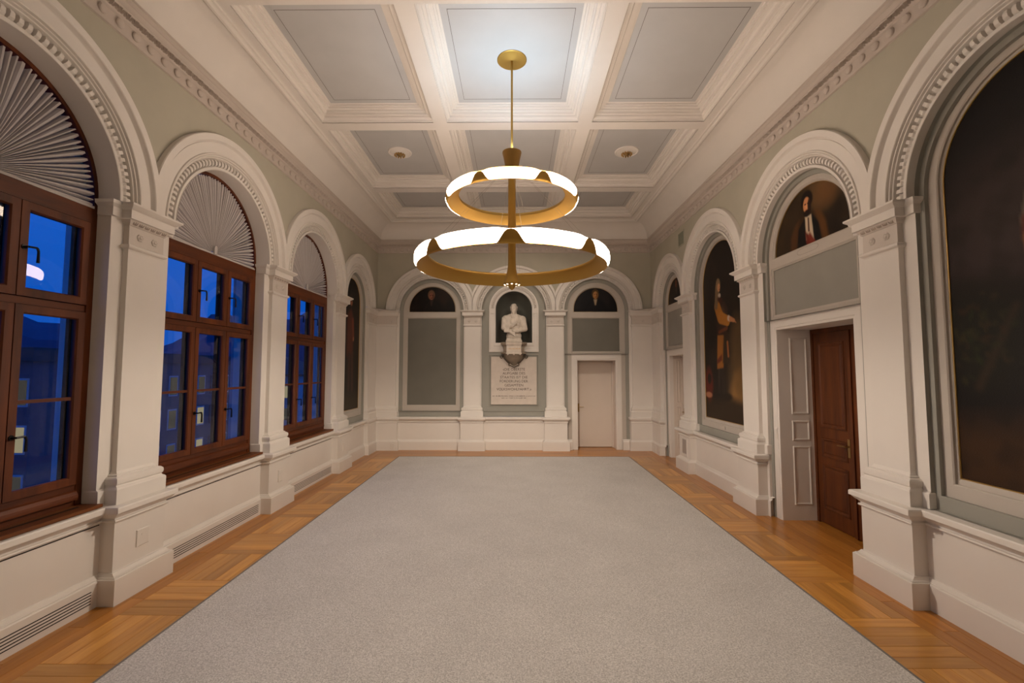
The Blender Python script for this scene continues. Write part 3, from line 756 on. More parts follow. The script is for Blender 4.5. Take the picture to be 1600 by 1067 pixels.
# pleated fan blinds
def fan(c, label, seed):
    T = TL; rnd = random.Random(seed); th = Thing('fan_blind', T(c, .32, 3.425), label, 'blind', 'pleated fan blinds above the windows')
    n = 60; rad = .858; mb = MB(T); rings = []
    offs = [rnd.uniform(-.32, .32) for _ in range(n + 1)]; amp = [rnd.uniform(.55, 1.35) for _ in range(2 * n + 1)]
    for j, t_ in enumerate((.045, .12, .25, .42, .62, .82, .95, 1.0)):
        ring = []
        for k in range(n):
            o0, o1 = (offs[k] if k else 0), (offs[k + 1] if k < n - 1 else 0)
            for u_, dep in ((0.0, 2.0), (.16, .1), (.34, -.5), (.62, -.55), (.84, .1)) + (((1.0, 2.0),) if k == n - 1 else ()):
                th_ = PI * (k + u_ + o0 * (1 - u_) + o1 * u_) / n
                rr = rad * t_ * (1.0 if t_ < .99 else 1.0 - (.014 if dep > 0 else 0.0))
                a = (.006 + .032 * t_) * amp[2 * k] * dep; sag = -.012 * math.sin(PI * t_)
                ring.append((c - rr * math.cos(th_), .345 + a + sag, 3.43 + rr * math.sin(th_) * (SPRING + .858 - 3.43) / .858))
        rings.append(ring)
    mb.loft(rings); th.part(mb, 'pleated_cloth', 'fabric')
    mb = MB(T); mb.box(c - .862, c + .862, .318, .36, 3.42, 3.44); th.part(mb, 'hem_bar', 'fabric')
    mb = MB(T)
    pr = [(c - .026, 3.425), (c - .026, 3.50), (c - .016, 3.525), (c, 3.533), (c + .016, 3.525), (c + .026, 3.50), (c + .026, 3.425)]
    mb.loft([[(s_, .306, z) for s_, z in pr], [(s_, .335, z) for s_, z in pr]], closed=True, cap0=True, cap1=True); th.part(mb, 'centre_tab', 'fabric')
fan(BAYS[0][0], 'grey pleated fan blind above the nearest window, cut by the picture edge', 1)
fan(BAYS[1][0], 'grey pleated fan blind above the middle window', 2)
fan(BAYS[2][0], 'grey pleated fan blind above the farthest window', 3)

# ------------------------------------------------------------------ doors
def casing(T, th, c, wo_, wi, zo, zi, d_face, d_back, mat):
    mb = MB(T)
    out = [(c - wo_, 0), (c - wo_, zo), (c + wo_, zo), (c + wo_, 0)]
    def rg(wd, z, d): return [(c - wd, d, 0), (c - wd, d, z), (c + wd, d, z), (c + wd, d, 0)]
    mb.loft([rg(wo_, zo, .34), rg(wo_, zo, d_face), rg(wo_ - .03 * (wo_ - wi) / .135, zo - .03, d_face - .004), rg(wi + .035, zi + .035, d_face - .004), rg(wi + .028, zi + .028, d_face + .004), rg(wi, zi, d_face + .006), rg(wi, zi, .34)])
    th.part(mb, 'casing', mat)
def handle(T, th, s, d, z, dirn, mat, leaf):
    mb = MB(T); mb.box(s - .02, s + .02, d - .006, d, z - .13, z + .09); th.part(mb, 'handle_plate', mat, leaf)
    mb = MB(); p = lambda a, b_, c_: Vector(T(a, b_, c_))
    mb.bar(p(s, d, z), p(s, d - .05, z), .009); mb.bar(p(s, d - .05, z), p(s + dirn * .13, d - .055, z), .009, 8, .007); th.part(mb, 'lever', mat, leaf)
# wooden door in the second bay of the right wall
c = BAYS[1][0]; dl = .72
th = Thing('door_1', TR(c, dl, 0), None, None, None, 'structure'); th.o['label'] = 'red-brown panelled wooden door set deep in the right wall'
casing(TR, th, c, .845, .71, 2.68, 2.545, .25, dl, 'white')
for q in (-1, 1):      # panelled reveal
    s0 = c + q * .71; T2 = (lambda q_: (lambda a, b_, z: TR(c + q_ * (.71 + b_), a, z)))(q)
    mb = MB(T2); mb.box(.34, dl + .05, 0.0, .10, 0, 2.60)
    rv = th.part(mb, 'reveal', 'white')
    for (z0, z1) in ((.20, .98), (1.05, 1.32), (1.40, 2.44)):
        mb = MB(T2)
        mb.loft([[(a0, dd, b0), (a1, dd, b0), (a1, dd, b1), (a0, dd, b1)] for a0, a1, b0, b1, dd in
                 ((.42, .66, z0, z1, 0.0), (.43, .65, z0 + .01, z1 - .01, -.008), (.44, .64, z0 + .02, z1 - .02, -.008), (.452, .628, z0 + .032, z1 - .032, .0))], closed=True)
        th.part(mb, 'reveal_panel_moulding', 'white', rv)
mb = MB(TR); mb.box(c - .80, c + .80, .34, dl + .05, 2.545, 2.60); th.part(mb, 'reveal_head', 'white')
mb = MB(TR); mb.box(c - .71, c - .665, dl - .01, dl + .05, 0, 2.545); mb.box(c + .665, c + .71, dl - .01, dl + .05, 0, 2.545); mb.box(c - .665, c + .665, dl - .01, dl + .05, 2.49, 2.545); th.part(mb, 'door_frame', 'door_wood')
mb = MB(TR); mb.box(c + .0015, c + .662, dl, dl + .045, .012, 2.487)
leafs = [th.part(mb, 'leaf', 'door_wood')]
mb = MB(TR); mb.box(c - .662, c - .0015, dl, dl + .045, .012, 2.487); leafs.append(th.part(mb, 'leaf', 'door_wood'))
for lf, c0, c1 in ((leafs[0], c + .0, c + .662), (leafs[1], c - .662, c)):
    mcl = (c0 + c1) / 2; ww = .235
    for (z0, z1) in ((.20, .78), (.87, 1.12), (1.25, 2.36)):
        for ins, dd in ((0, 0),):
            mb = MB(TR)
            mb.loft([[(mcl - ww + i, d, z0 + i), (mcl + ww - i, d, z0 + i), (mcl + ww - i, d, z1 - i), (mcl - ww + i, d, z1 - i)] for i, d in ((0, dl), (.006, dl - .012), (.022, dl - .014), (.034, dl - .004), (.05, dl - .001), (.062, dl - .010), (.085, dl - .012))], closed=True, cap1=True)
            th.part(mb, 'raised_panel', 'door_wood', lf)
mb = MB(TR); mb.box(c - .022, c + .022, dl - .018, dl, .012, 2.487); th.part(mb, 'meeting_strip', 'door_wood', leafs[1])
handle(TR, th, c + .075, dl, 1.07, 1, 'brass', leafs[0])
mb = MB(TR); mb.box(c - .80, c + .80, dl + .05, dl + .09, 0, 2.60); th.part(mb, 'sky_block_board', 'dark')  # unseen board added to keep outside sky out of the door gaps

def white_door(idx, T, c, wo_, wi, zo, zi, dl, hs, hdir, label):
    th = Thing('door_%d' % idx, T(c, dl, 0), None, None, None, 'structure'); th.o['label'] = label
    casing(T, th, c, wo_, wi, zo, zi, .245, dl, 'white')
    for q in (-1, 1):
        mb = MB(T); mb.box(min(c + q * wi, c + q * (wi + .06)), max(c + q * wi, c + q * (wi + .06)), .34, dl + .05, 0, zi + .06); rv = th.part(mb, 'reveal', 'door_white')
        T2 = (lambda q_: (lambda a, b_, z: T(c + q_ * (wi + b_), a, z)))(q)
        for (z0, z1) in ((.20, .85), (.95, 1.15), (1.25, zi - .1)):
            mb = MB(T2); a0, a1 = .40, dl - .06
            mb.loft([[(x0, dd, b0), (x1, dd, b0), (x1, dd, b1), (x0, dd, b1)] for x0, x1, b0, b1, dd in
                     ((a0, a1, z0, z1, 0.0), (a0 + .01, a1 - .01, z0 + .01, z1 - .01, -.008), (a0 + .02, a1 - .02, z0 + .02, z1 - .02, -.008), (a0 + .03, a1 - .03, z0 + .03, z1 - .03, 0))], closed=True)
            th.part(mb, 'reveal_panel_moulding', 'door_white', rv)
    mb = MB(T); mb.box(c - wi - .06, c + wi + .06, .34, dl + .05, zi, zi + .06); th.part(mb, 'reveal_head', 'door_white')
    mb = MB(T); mb.box(c - wi, c - wi + .03, dl - .02, dl + .05, 0, zi); mb.box(c + wi - .03, c + wi, dl - .02, dl + .05, 0, zi); mb.box(c - wi + .03, c + wi - .03, dl - .02, dl + .05, zi - .03, zi); th.part(mb, 'door_frame', 'door_white')
    mb = MB(T); mb.box(c - wi + .033, c + wi - .033, dl, dl + .045, .012, zi - .033); lf = th.part(mb, 'leaf', 'door_white')
    handle(T, th, hs, dl, 1.04, hdir, 'brass', lf)
    mb = MB(T); mb.box(c - wi - .06, c + wi + .06, dl + .05, dl + .09, -.01, zi + .06); th.part(mb, 'sky_block_board', 'dark')  # added behind the leaf, unseen, so no sky light shows underneath
    return th
white_door(2, TB, 2.10, .632, .485, 2.41, 2.245, .62, 2.10 - .415, 1, 'plain white door in the right bay of the end wall')
white_door(3, TR, BAYS[3][0], .60, .46, 2.47, 2.33, .55, BAYS[3][0] + .39, -1, 'white door at the far end of the right wall')

# ------------------------------------------------------------------ paintings
def S(*a): return np.array(srgb(*a)[:3])
class Pic:
    def __init__(s, x, y): s.x, s.y = x, y; s.c = np.zeros((len(x), 3)); s.rng = np.random.RandomState(3)
    def mix(s, m, col): s.c = s.c * (1 - m[:, None]) + np.asarray(col) * m[:, None]
    def fill(s, col): s.c[:] = col
    def clouds(s, col, amt, f1, f2, seed=0):
        r = np.random.RandomState(seed); v = 0
        for k in range(5):
            a, b, p, q = r.uniform(-1, 1, 2).tolist() + r.uniform(0, 6.3, 2).tolist()
            v = v + np.sin(f1 * (s.x * a + s.y * b) * (1 + k * .6) + p) * np.cos(f2 * (s.y * a - s.x * b) * (1 + k * .5) + q) / (1 + k * .4)
        s.mix(np.clip((v + .2) * .5, 0, 1) * amt, col)
    def ell(s, cx, cy, rx, ry, col, soft=.15, rot=0, a=1.0):
        dx, dy = s.x - cx, s.y - cy; cr, sr = math.cos(rot), math.sin(rot)
        d = np.sqrt(((dx * cr + dy * sr) / rx) ** 2 + ((-dx * sr + dy * cr) / ry) ** 2)
        s.mix(np.clip((1 - d) / soft + .5, 0, 1) * a, col)
    def cap(s, x0, y0, x1, y1, r0, r1, col, soft=.012, a=1.0):
        ex, ey = x1 - x0, y1 - y0; t = np.clip(((s.x - x0) * ex + (s.y - y0) * ey) / (ex * ex + ey * ey + 1e-9), 0, 1)
        d = np.hypot(s.x - x0 - t * ex, s.y - y0 - t * ey); r = r0 + (r1 - r0) * t
        s.mix(np.clip((r - d) / soft + .5, 0, 1) * a, col)
    def poly(s, pts, col, soft=.012, a=1.0):
        inside = np.zeros(len(s.x), bool); dist = np.full(len(s.x), 9.0); n = len(pts)
        for i in range(n):
            (xa, ya), (xb, yb) = pts[i], pts[(i + 1) % n]
            cond = ((ya > s.y) != (yb > s.y)) & (s.x < (xb - xa) * (s.y - ya) / (yb - ya + 1e-12) + xa); inside ^= cond
            ex, ey = xb - xa, yb - ya; t = np.clip(((s.x - xa) * ex + (s.y - ya) * ey) / (ex * ex + ey * ey + 1e-12), 0, 1)
            dist = np.minimum(dist, np.hypot(s.x - xa - t * ex, s.y - ya - t * ey))
        sd = np.where(inside, dist, -dist); s.mix(np.clip(sd / soft + .5, 0, 1) * a, col)
def painting(T, c, wd, b, spring, d, flip, func, name, label, cat='painting', nx=70, nz=120, gilt=True, group=None):
    loc = T(c, d, b); th = Thing(name, loc, label, cat, group)
    top = spring + wd; zs = []
    for k in range(nz + 1):
        t = k / nz; zs.append(b + (top - b) * (t if nz else t))
    X = []; Z = []
    for z in zs:
        hw = wd if z <= spring else math.sqrt(max(0, wd * wd - (z - spring) ** 2)); hw = max(hw, .002)
        for k in range(nx + 1): X.append(-hw + 2 * hw * k / nx); Z.append(z)
    X = np.array(X); Z = np.array(Z); P = Pic(X * flip, Z - b); func(P)
    mb = MB(T)
    ids = [mb.pt(c + x, d, z) for x, z in zip(X, Z)]
    for j in range(nz):
        for k in range(nx):
            a = j * (nx + 1) + k; mb.f.append((ids[a], ids[a + 1], ids[a + nx + 2], ids[a + nx + 1]))
    me = bpy.data.meshes.new('canvas'); me.from_pydata([tuple(Vector(v) - Vector(loc)) for v in mb.v], [], mb.f)
    at_ = me.color_attributes.new('picture', 'FLOAT_COLOR', 'POINT')
    col = np.ones((len(X), 4), 'f'); col[:, :3] = np.clip(P.c, 0, 1); at_.data.foreach_set('color', col.ravel())
    o = link('canvas', me, 'oil'); o.parent = th.o; o.location = (0, 0, 0)
    mb = MB(T); o_ = arch_pts(c, wd, b, spring, d=d); mb.loft([arch_pts(c, wd + .002, b - .002, spring, d=d), arch_pts(c, wd + .002, b - .002, spring, d=d + .02)], closed=True, cap1=True)
    th.part(mb, 'stretcher', 'dark')
    if gilt:
        mb = MB(T); mb.loft([arch_pts(c, q, b + (wd - q), spring, d=dd) for q, dd in ((wd + .004, d), (wd + .004, d - .008), (wd - .004, d - .008), (wd - .006, d - .0005))], closed=True)
        th.part(mb, 'gilt_slip', 'gilt')
    return th
K = 2.2
def portrait(P, face, hair, coat, shirt, bgc, x0=0.0, y0=0.0, k=1.0, extra=None):
    P.fill(S(*bgc)); P.clouds(S(bgc[0] * 2.2, bgc[1] * 1.9, bgc[2] * 1.6), .6, 7, 5, 4)
    X = lambda v: x0 + v * k; Y = lambda v: y0 + v * k
    P.ell(X(0), Y(.02), .30 * k, .34 * k, S(*coat), .2)
    P.ell(X(0), Y(.30), .13 * k, .12 * k, S(*coat), .3)
    P.poly([(X(-.045), Y(.355)), (X(.045), Y(.355)), (X(.012), Y(.20)), (X(-.012), Y(.20))], S(*shirt), .025 * k)
    P.poly([(X(-.22), Y(-.02)), (X(-.05), Y(.33)), (X(-.09), Y(.30)), (X(-.26), Y(.0))], S(coat[0] * 1.8, coat[1] * 1.7, coat[2] * 1.6), .04 * k, .5)
    P.ell(X(0), Y(.50), .095 * k, .13 * k, S(*hair), .2)
    P.ell(X(.005), Y(.465), .068 * k, .098 * k, S(*face), .25)
    P.ell(X(-.025), Y(.485), .016 * k, .009 * k, S(25, 12, 8), .5); P.ell(X(.03), Y(.485), .016 * k, .009 * k, S(25, 12, 8), .5)
    P.ell(X(.002), Y(.455), .010 * k, .03 * k, S(face[0] * 1.15, face[1] * 1.1, face[2] * 1.05), .7)
    P.ell(X(.003), Y(.415), .024 * k, .008 * k, S(face[0] * .6, face[1] * .4, face[2] * .4), .6)
    P.ell(X(.05), Y(.45), .03 * k, .09 * k, S(face[0] * .4, face[1] * .35, face[2] * .3), .9, 0, .6)
def pic_R2(P):
    P.fill(S(70, 54, 34)); P.clouds(S(104, 76, 44), .9, 8, 6, 2); P.clouds(S(34, 26, 17), .7, 6, 5, 9)
    P.ell(-.42, .35, .4, .5, S(30, 22, 15), .6, 0, .7); P.ell(.5, .1, .3, .35, S(26, 20, 15), .7, 0, .8); P.ell(.35, .55, .22, .16, S(120, 80, 45), 1.0, .4, .5)
    k = 1.0; x = -.04
    P.poly([(x - .34, -.02), (x - .33, .16), (x - .25, .30), (x - .10, .38), (x + .12, .40), (x + .25, .30), (x + .33, .12), (x + .34, -.02)], S(60, 40, 22), .03)
    P.poly([(x - .36, -.02), (x - .34, .18), (x - .26, .30), (x - .16, .36), (x - .20, .2), (x - .24, -.02)], S(78, 48, 25), .05)
    P.poly([(x + .13, .40), (x + .24, .36), (x + .33, .20), (x + .37, -.02), (x + .28, -.02), (x + .22, .18)], S(92, 58, 28), .05)
    P.poly([(x - .22, -.02), (x - .18, .24), (x - .06, .34), (x + .10, .36), (x + .20, .22), (x + .25, -.02)], S(14, 12, 12), .02)
    P.poly([(x - .035, .06), (x + .11, .02), (x + .075, .36), (x - .045, .36)], S(195, 175, 150), .015)
    P.poly([(x - .03, -.02), (x + .03, .16), (x + .12, .03), (x + .15, -.02)], S(120, 44, 32), .03); P.poly([(x - .05, .18), (x - .03, -.02), (x + .03, .0), (x + .02, .12)], S(105, 38, 28), .03)
    P.poly([(x + .005, .16), (x + .035, .16), (x + .03, .33), (x + .005, .34)], S(60, 22, 16), .012)
    P.ell(x + .0, .565, .115, .115, S(16, 9, 7), .25); P.ell(x - .0, .42, .07, .07, S(14, 8, 7), .3)
    P.ell(x - .005, .50, .066, .098, S(205, 140, 95), .22); P.ell(x + .045, .47, .03, .10, S(40, 20, 14), .5); P.ell(x + .0, .41, .06, .032, S(26, 14, 10), .6)
    P.ell(x - .03, .515, .02, .008, S(40, 18, 12), .5); P.ell(x + .022, .515, .018, .008, S(40, 18, 12), .5); P.ell(x - .012, .48, .011, .03, S(228, 165, 118), .6); P.ell(x - .008, .438, .022, .007, S(130, 55, 42), .6)
def pic_R3(P):
    P.fill(S(24, 17, 13)); P.clouds(S(50, 35, 25), .6, 5, 4, 3)
    P.poly([(.2, .35), (.8, .3), (.8, 1.7), (.5, 1.75), (.32, 1.4)], S(98, 74, 44), .3, .8); P.poly([(.15, .35), (.8, .38), (.8, .9), (.45, .8)], S(140, 102, 54), .2, .8); P.clouds(S(36, 28, 17), .5, 9, 7, 6)
    P.poly([(-.8, -.1), (.8, -.1), (.8, .30), (.2, .42), (-.3, .3), (-.8, .45)], S(46, 33, 20), .15)
    P.ell(.1, .42, .22, .07, S(26, 18, 12), .5); P.ell(-.58, .62, .16, .30, S(95, 34, 22), .5); P.ell(-.56, .72, .08, .1, S(24, 20, 18), .5); P.ell(-.60, .42, .14, .05, S(165, 110, 80), .5)
    # legs and boots
    P.cap(-.16, .46, -.14, .95, .055, .075, S(34, 26, 22)); P.cap(.02, .50, -.02, .95, .05, .07, S(38, 29, 24)); P.cap(-.17, .6, -.15, .9, .01, .015, S(80, 64, 52), .02, .6)
    P.ell(-.2, .44, .10, .03, S(14, 11, 10), .3)
    P.poly([(-.22, .90), (.02, .92), (.14, 1.55), (-.17, 1.58)], S(150, 94, 34), .03); P.poly([(-.22, .98), (-.02, 1.05), (-.02, 1.16), (-.22, 1.06)], S(100, 40, 22), .03)
    P.poly([(.0, 1.0), (.28, .98), (.26, 1.5), (.08, 1.62)], S(52, 38, 24), .05); P.cap(.2, 1.35, .22, 1.12, .03, .03, S(150, 92, 50), .02)
    P.poly([(-.2, 1.5), (.2, 1.48), (.24, 1.95), (.12, 2.08), (-.18, 2.02)], S(52, 34, 26), .03); P.ell(.06, 1.85, .07, .14, S(92, 66, 46), .6, 0, .6); P.cap(-.1, 1.55, .2, 1.60, .03, .03, S(100, 52, 26), .02)
    # sleeve, arm, hand
    P.cap(-.16, 2.02, -.05, 1.83, .11, .12, S(158, 100, 34), .02); P.cap(-.03, 1.80, .22, 1.72, .11, .09, S(166, 108, 40), .02); P.cap(.27, 1.76, .31, 1.74, .05, .04, S(190, 170, 150), .02)
    P.cap(.33, 1.74, .46, 1.70, .045, .03, S(176, 118, 78), .015); P.cap(.42, 1.73, .52, 1.66, .014, .01, S(170, 112, 74), .01)
    # head with long wig
    P.cap(-.13, 2.35, -.20, 2.02, .085, .06, S(112, 90, 64), .03); P.ell(-.10, 2.40, .085, .115, S(125, 102, 74), .25); P.ell(-.075, 2.345, .052, .075, S(186, 132, 92), .3); P.ell(-.06, 2.20, .05, .04, S(190, 175, 160), .4); P.cap(-.10, 2.14, .0, 2.1, .05, .05, S(70, 28, 18), .03, .7)
    P.ell(-.055, 2.36, .012, .006, S(40, 20, 14), .6); P.ell(-.05, 2.315, .02, .006, S(120, 60, 46), .6)
def pic_R1(P):
    P.fill(S(17, 12, 11)); P.clouds(S(34, 24, 23), .5, 4, 3, 5); P.ell(-.2, 2.05, .6, .45, S(62, 45, 42), 1.0, .2, .6); P.ell(-.3, 1.75, .4, .16, S(56, 42, 43), .9, 0, .6)
    P.poly([(-.8, -.1), (.8, -.1), (.8, .55), (-.8, .45)], S(58, 38, 22), .3); P.clouds(S(22, 15, 11), .6, 9, 12, 8)
    P.ell(-.5, 1.15, .34, .40, S(24, 22, 13), .8, 0, .8); P.cap(-.55, .75, -.25, 1.35, .03, .02, S(56, 42, 26), .06, .6)
    rl = random.Random(11)
    for q in range(60): P.ell(-.55 + rl.gauss(0, .13), 1.12 + rl.gauss(0, .16), rl.uniform(.02, .05), rl.uniform(.012, .025), S(34 + rl.randint(0, 18), 34 + rl.randint(0, 14), 18), .8, rl.uniform(0, 3), .5)
    # standing figure in dark dress, arm reaching to the left
    P.poly([(-.10, .30), (.30, .30), (.28, 1.55), (.20, 2.55), (-.02, 2.55), (-.12, 1.6)], S(22, 16, 17), .06); P.poly([(.02, 1.5), (.2, 1.5), (.2, 2.4), (.06, 2.4)], S(120, 30, 24), .05)
    P.cap(.02, 2.45, -.12, 1.95, .08, .06, S(120, 104, 88), .04); P.cap(-.12, 1.95, -.13, 1.86, .06, .05, S(95, 40, 26), .03); P.cap(-.13, 1.82, -.12, 1.70, .045, .035, S(150, 88, 50), .03)
    P.ell(.09, 2.75, .09, .12, S(190, 135, 95), .3); P.ell(.09, 2.82, .11, .09, S(36, 24, 18), .4)
def pic_L4(P):
    P.fill(S(17, 11, 8)); P.clouds(S(38, 22, 14), .5, 6, 4, 11); P.poly([(-.8, -.1), (.8, -.1), (.8, .3), (-.8, .35)], S(48, 38, 22), .25)
    P.poly([(-.24, 1.2), (.12, 1.2), (.14, 2.0), (-.02, 2.25), (-.24, 2.1)], S(88, 40, 24), .12); P.ell(-.02, 2.42, .07, .10, S(150, 92, 68), .4); P.ell(-.03, 2.5, .09, .08, S(30, 18, 12), .5)
    P.cap(.08, 2.0, .14, 1.62, .06, .05, S(120, 56, 36), .05); P.ell(.14, 1.58, .04, .05, S(165, 105, 75), .5); P.cap(-.1, 1.2, -.1, .45, .08, .05, S(60, 34, 24), .06); P.cap(.08, 1.2, .12, .45, .07, .05, S(66, 38, 27), .06)
def pic_R4(P): portrait(P, (120, 70, 45), (34, 18, 12), (16, 12, 11), (70, 55, 45), (26, 17, 12), 0, .02, .85)
def pic_BL(P): portrait(P, (128, 82, 62), (104, 76, 56), (18, 13, 12), (48, 34, 28), (20, 15, 13), -.03, -.03, .95)
def pic_BR(P): portrait(P, (172, 122, 72), (78, 58, 30), (13, 13, 17), (165, 145, 118), (18, 18, 21), 0, -.02, .98)
painting(TR, BAYS[0][0], pw_side['R1'], 1.12, SPRING + .03, .312, -1, pic_R1, 'arched_painting', 'huge dark arched oil painting with thin gilt edge, cut by the right picture edge', nx=80, nz=150)
r3 = painting(TR, BAYS[2][0], pw_side['R3'], 1.12, SPRING + .03, .312, -1, pic_R3, 'arched_painting', 'tall arched oil painting of a standing man in yellow sleeves and breeches', nx=110, nz=220)
mb = MB(TR); mb.box(BAYS[2][0] - .13, BAYS[2][0] + .13, .258, .268, .985, 1.035); r3.part(mb, 'nameplate', 'beige')
painting(TL, BAYS[3][0], pw_side['L4'], 1.12, SPRING + .03, .282, 1, pic_L4, 'arched_painting', 'tall arched dark painting with a faint reddish figure beyond the far window')
r2 = painting(TR, BAYS[1][0], .735, 3.545, SPRING + .03, .305, -1, pic_R2, 'lunette_painting', 'half-round portrait of a dark-haired man in fur coat and red sash above the wooden door', nx=130, nz=80)
painting(TR, BAYS[3][0], .525, 3.51, SPRING + .03, .285, -1, pic_R4, 'lunette_painting', 'half-round dark portrait above the white door at the far right', nz=60)
painting(TB, -2.10, .592, 3.49, SPRING + .04, .295, 1, pic_BL, 'lunette_painting', 'half-round dark portrait above the empty panel, left of the bust', nx=90, nz=60)
painting(TB, 2.10, .562, 3.49, SPRING + .04, .295, 1, pic_BR, 'lunette_painting', 'half-round portrait of a pale man in a white collar above the end wall door', nx=90, nz=60)
# engraved oval name cartouche under the lunette over the wooden door
mb = MB(TR); n_ = 40; cc = BAYS[1][0]; rg = []
for rr in (1.0, .95):
    rg.append([(cc + .20 * (rr if rr == 1 else .985) * math.copysign(abs(math.cos(2 * PI * k / n_)) ** .45, math.cos(2 * PI * k / n_)), .2635, 3.475 + .038 * rr * math.copysign(abs(math.sin(2 * PI * k / n_)) ** .8, math.sin(2 * PI * k / n_))) for k in range(n_)])
mb.loft(rg, closed=True); r2.part(mb, 'cartouche_line', 'ink')

# ------------------------------------------------------------------ bust on its bracket, plaque
def sd_mesh(name, blobs, voxel, mat, parent, loc):
    """one continuous surface grown from overlapping ellipsoids and tapered capsules"""
    bm = bmesh.new(); bmesh.ops.create_icosphere(bm, subdivisions=3, radius=1)
    uv = np.array([v.co[:] for v in bm.verts]); uf = [tuple(v.index for v in f.verts) for f in bm.faces]; bm.free()
    V = []; F = []
    def ball(c_, r_):
        b0 = sum(len(q) for q in V); V.append(uv * np.array(r_) + np.array(c_)); F.extend(tuple(i + b0 for i in f) for f in uf)
    for b in blobs:
        if b[0] == 'e': ball(b[1], b[2])
        else:
            _, p, q, r0, r1 = b; p, q = Vector(p), Vector(q); st = max(3, int((q - p).length / (min(r0, r1) * .45)))
            for k in range(st + 1): ball(p.lerp(q, k / st)[:], (r0 + (r1 - r0) * k / st,) * 3)
    me = bpy.data.meshes.new(name); me.from_pydata(np.concatenate(V).tolist(), [], F)
    o = bpy.data.objects.new(name, me); C.objects.link(o)
    md = o.modifiers.new('r', 'REMESH'); md.mode = 'VOXEL'; md.voxel_size = voxel
    md2 = o.modifiers.new('s', 'SMOOTH'); md2.iterations = 1; md2.factor = .5
    dg = bpy.context.evaluated_depsgraph_get(); ev = o.evaluated_get(dg); me2 = bpy.data.meshes.new_from_object(ev)
    o.modifiers.clear(); o.data = me2; me2.name = name; bpy.data.meshes.remove(me)
    me2.materials.clear(); me2.materials.append(M[mat]); me2.polygons.foreach_set('use_smooth', [True] * len(me2.polygons))
    o.parent = parent; o.location = loc
    return o
BZ, BY = 2.70, YB + .30
th = Thing('marble_bust', (0, BY, BZ), 'white marble half-length bust of a bearded man in a draped cloak, in the niche', 'bust')
fwd = -1
R = Matrix.Rotation
bl = [('e', (0, 0, .36), (.205, .13, .27)), ('e', (0, 0, .54), (.20, .125, .16)), ('e', (-.20, .01, .60), (.10, .095, .09)), ('e', (.21, .01, .59), (.095, .09, .085)),
      ('e', (0, 0, .15), (.20, .125, .15)), ('e', (0, -.06, .50), (.13, .09, .15)),
      ('c', (0, .0, .64), (0, .0, .80), .085, .072), ('e', (0, -.005, .878), (.080, .098, .105)), ('e', (0, -.045, .835), (.068, .058, .075)), ('e', (0, -.055, .785), (.056, .052, .052)), ('e', (0, -.062, .750), (.040, .038, .042)),
      ('c', (0, -.098, .872), (0, -.112, .842), .008, .013), ('c', (-.048, -.080, .893), (-.012, -.096, .890), .010, .009), ('c', (.012, -.096, .890), (.048, -.080, .893), .009, .010), ('c', (-.034, -.096, .815), (.034, -.096, .815), .012, .012), ('e', (-.083, .005, .868), (.010, .020, .030)), ('e', (.083, .005, .868), (.010, .020, .030)),
      ('e', (0, .018, .940), (.074, .086, .050)), ('c', (-.075, .03, .90), (-.062, .05, .82), .026, .026), ('c', (.075, .03, .90), (.062, .05, .82), .026, .026), ('c', (-.09, -.04, .675), (.09, -.04, .675), .035, .035),
      # arms: the left folded across the waist, the right bent up to the chest
      ('c', (.235, .01, .57), (.285, -.02, .33), .082, .070), ('c', (.285, -.02, .33), (.10, -.135, .27), .068, .052), ('c', (.10, -.135, .27), (-.01, -.155, .275), .05, .035),
      ('c', (-.235, .0, .56), (-.255, -.05, .36), .085, .075), ('c', (-.24, -.06, .36), (-.03, -.155, .40), .06, .044), ('c', (-.03, -.155, .40), (.05, -.165, .47), .042, .03)]
for k in range(5): bl.append(('c', (.035 + .0 * k, -.165, .46 + .0 * k), (.06 + .012 * k, -.17 + .003 * k, .50 - .017 * k), .013, .010))
# cloak folds over the right shoulder
for k in range(8):
    t = k / 7; bl.append(('c', (-.10 - .17 * t, -.075 + .05 * t, .66 - .05 * t), (-.05 - .16 * (1 - abs(t - .5)) - .06 * t, -.155 + .04 * t, .25 - .02 * math.sin(3 * t) + .04 * t), .020, .022))
for k in range(5):
    t = k / 4; bl.append(('c', (-.30 + .05 * t, -.05 - .06 * t, .42 - .05 * t), (.02, -.165 - .005 * k, .225 - .022 * k), .022, .014))
bl += [('c', (-.28, .0, .61), (-.10, -.03, .685), .034, .034), ('c', (.10, -.06, .69), (.12, -.125, .30), .018, .014), ('c', (-.06, -.10, .68), (.02, -.135, .5), .02, .015), ('c', (.265, -.01, .615), (.10, -.03, .675), .034, .030)]
sd_mesh('figure', bl, .0075, 'marble', th.o, (0, 0, .02))
mb = MB(); mb.loft([[(sx * (.205 - i), BY + sy * (.125 - i), BZ + z) for sx, sy in ((-1, -1), (1, -1), (1, 1), (-1, 1))] for i, z in ((0, 0), (0, .05), (.012, .06), (.02, .11))], closed=True, cap0=True, cap1=True)
th.part(mb, 'socle', 'marble')

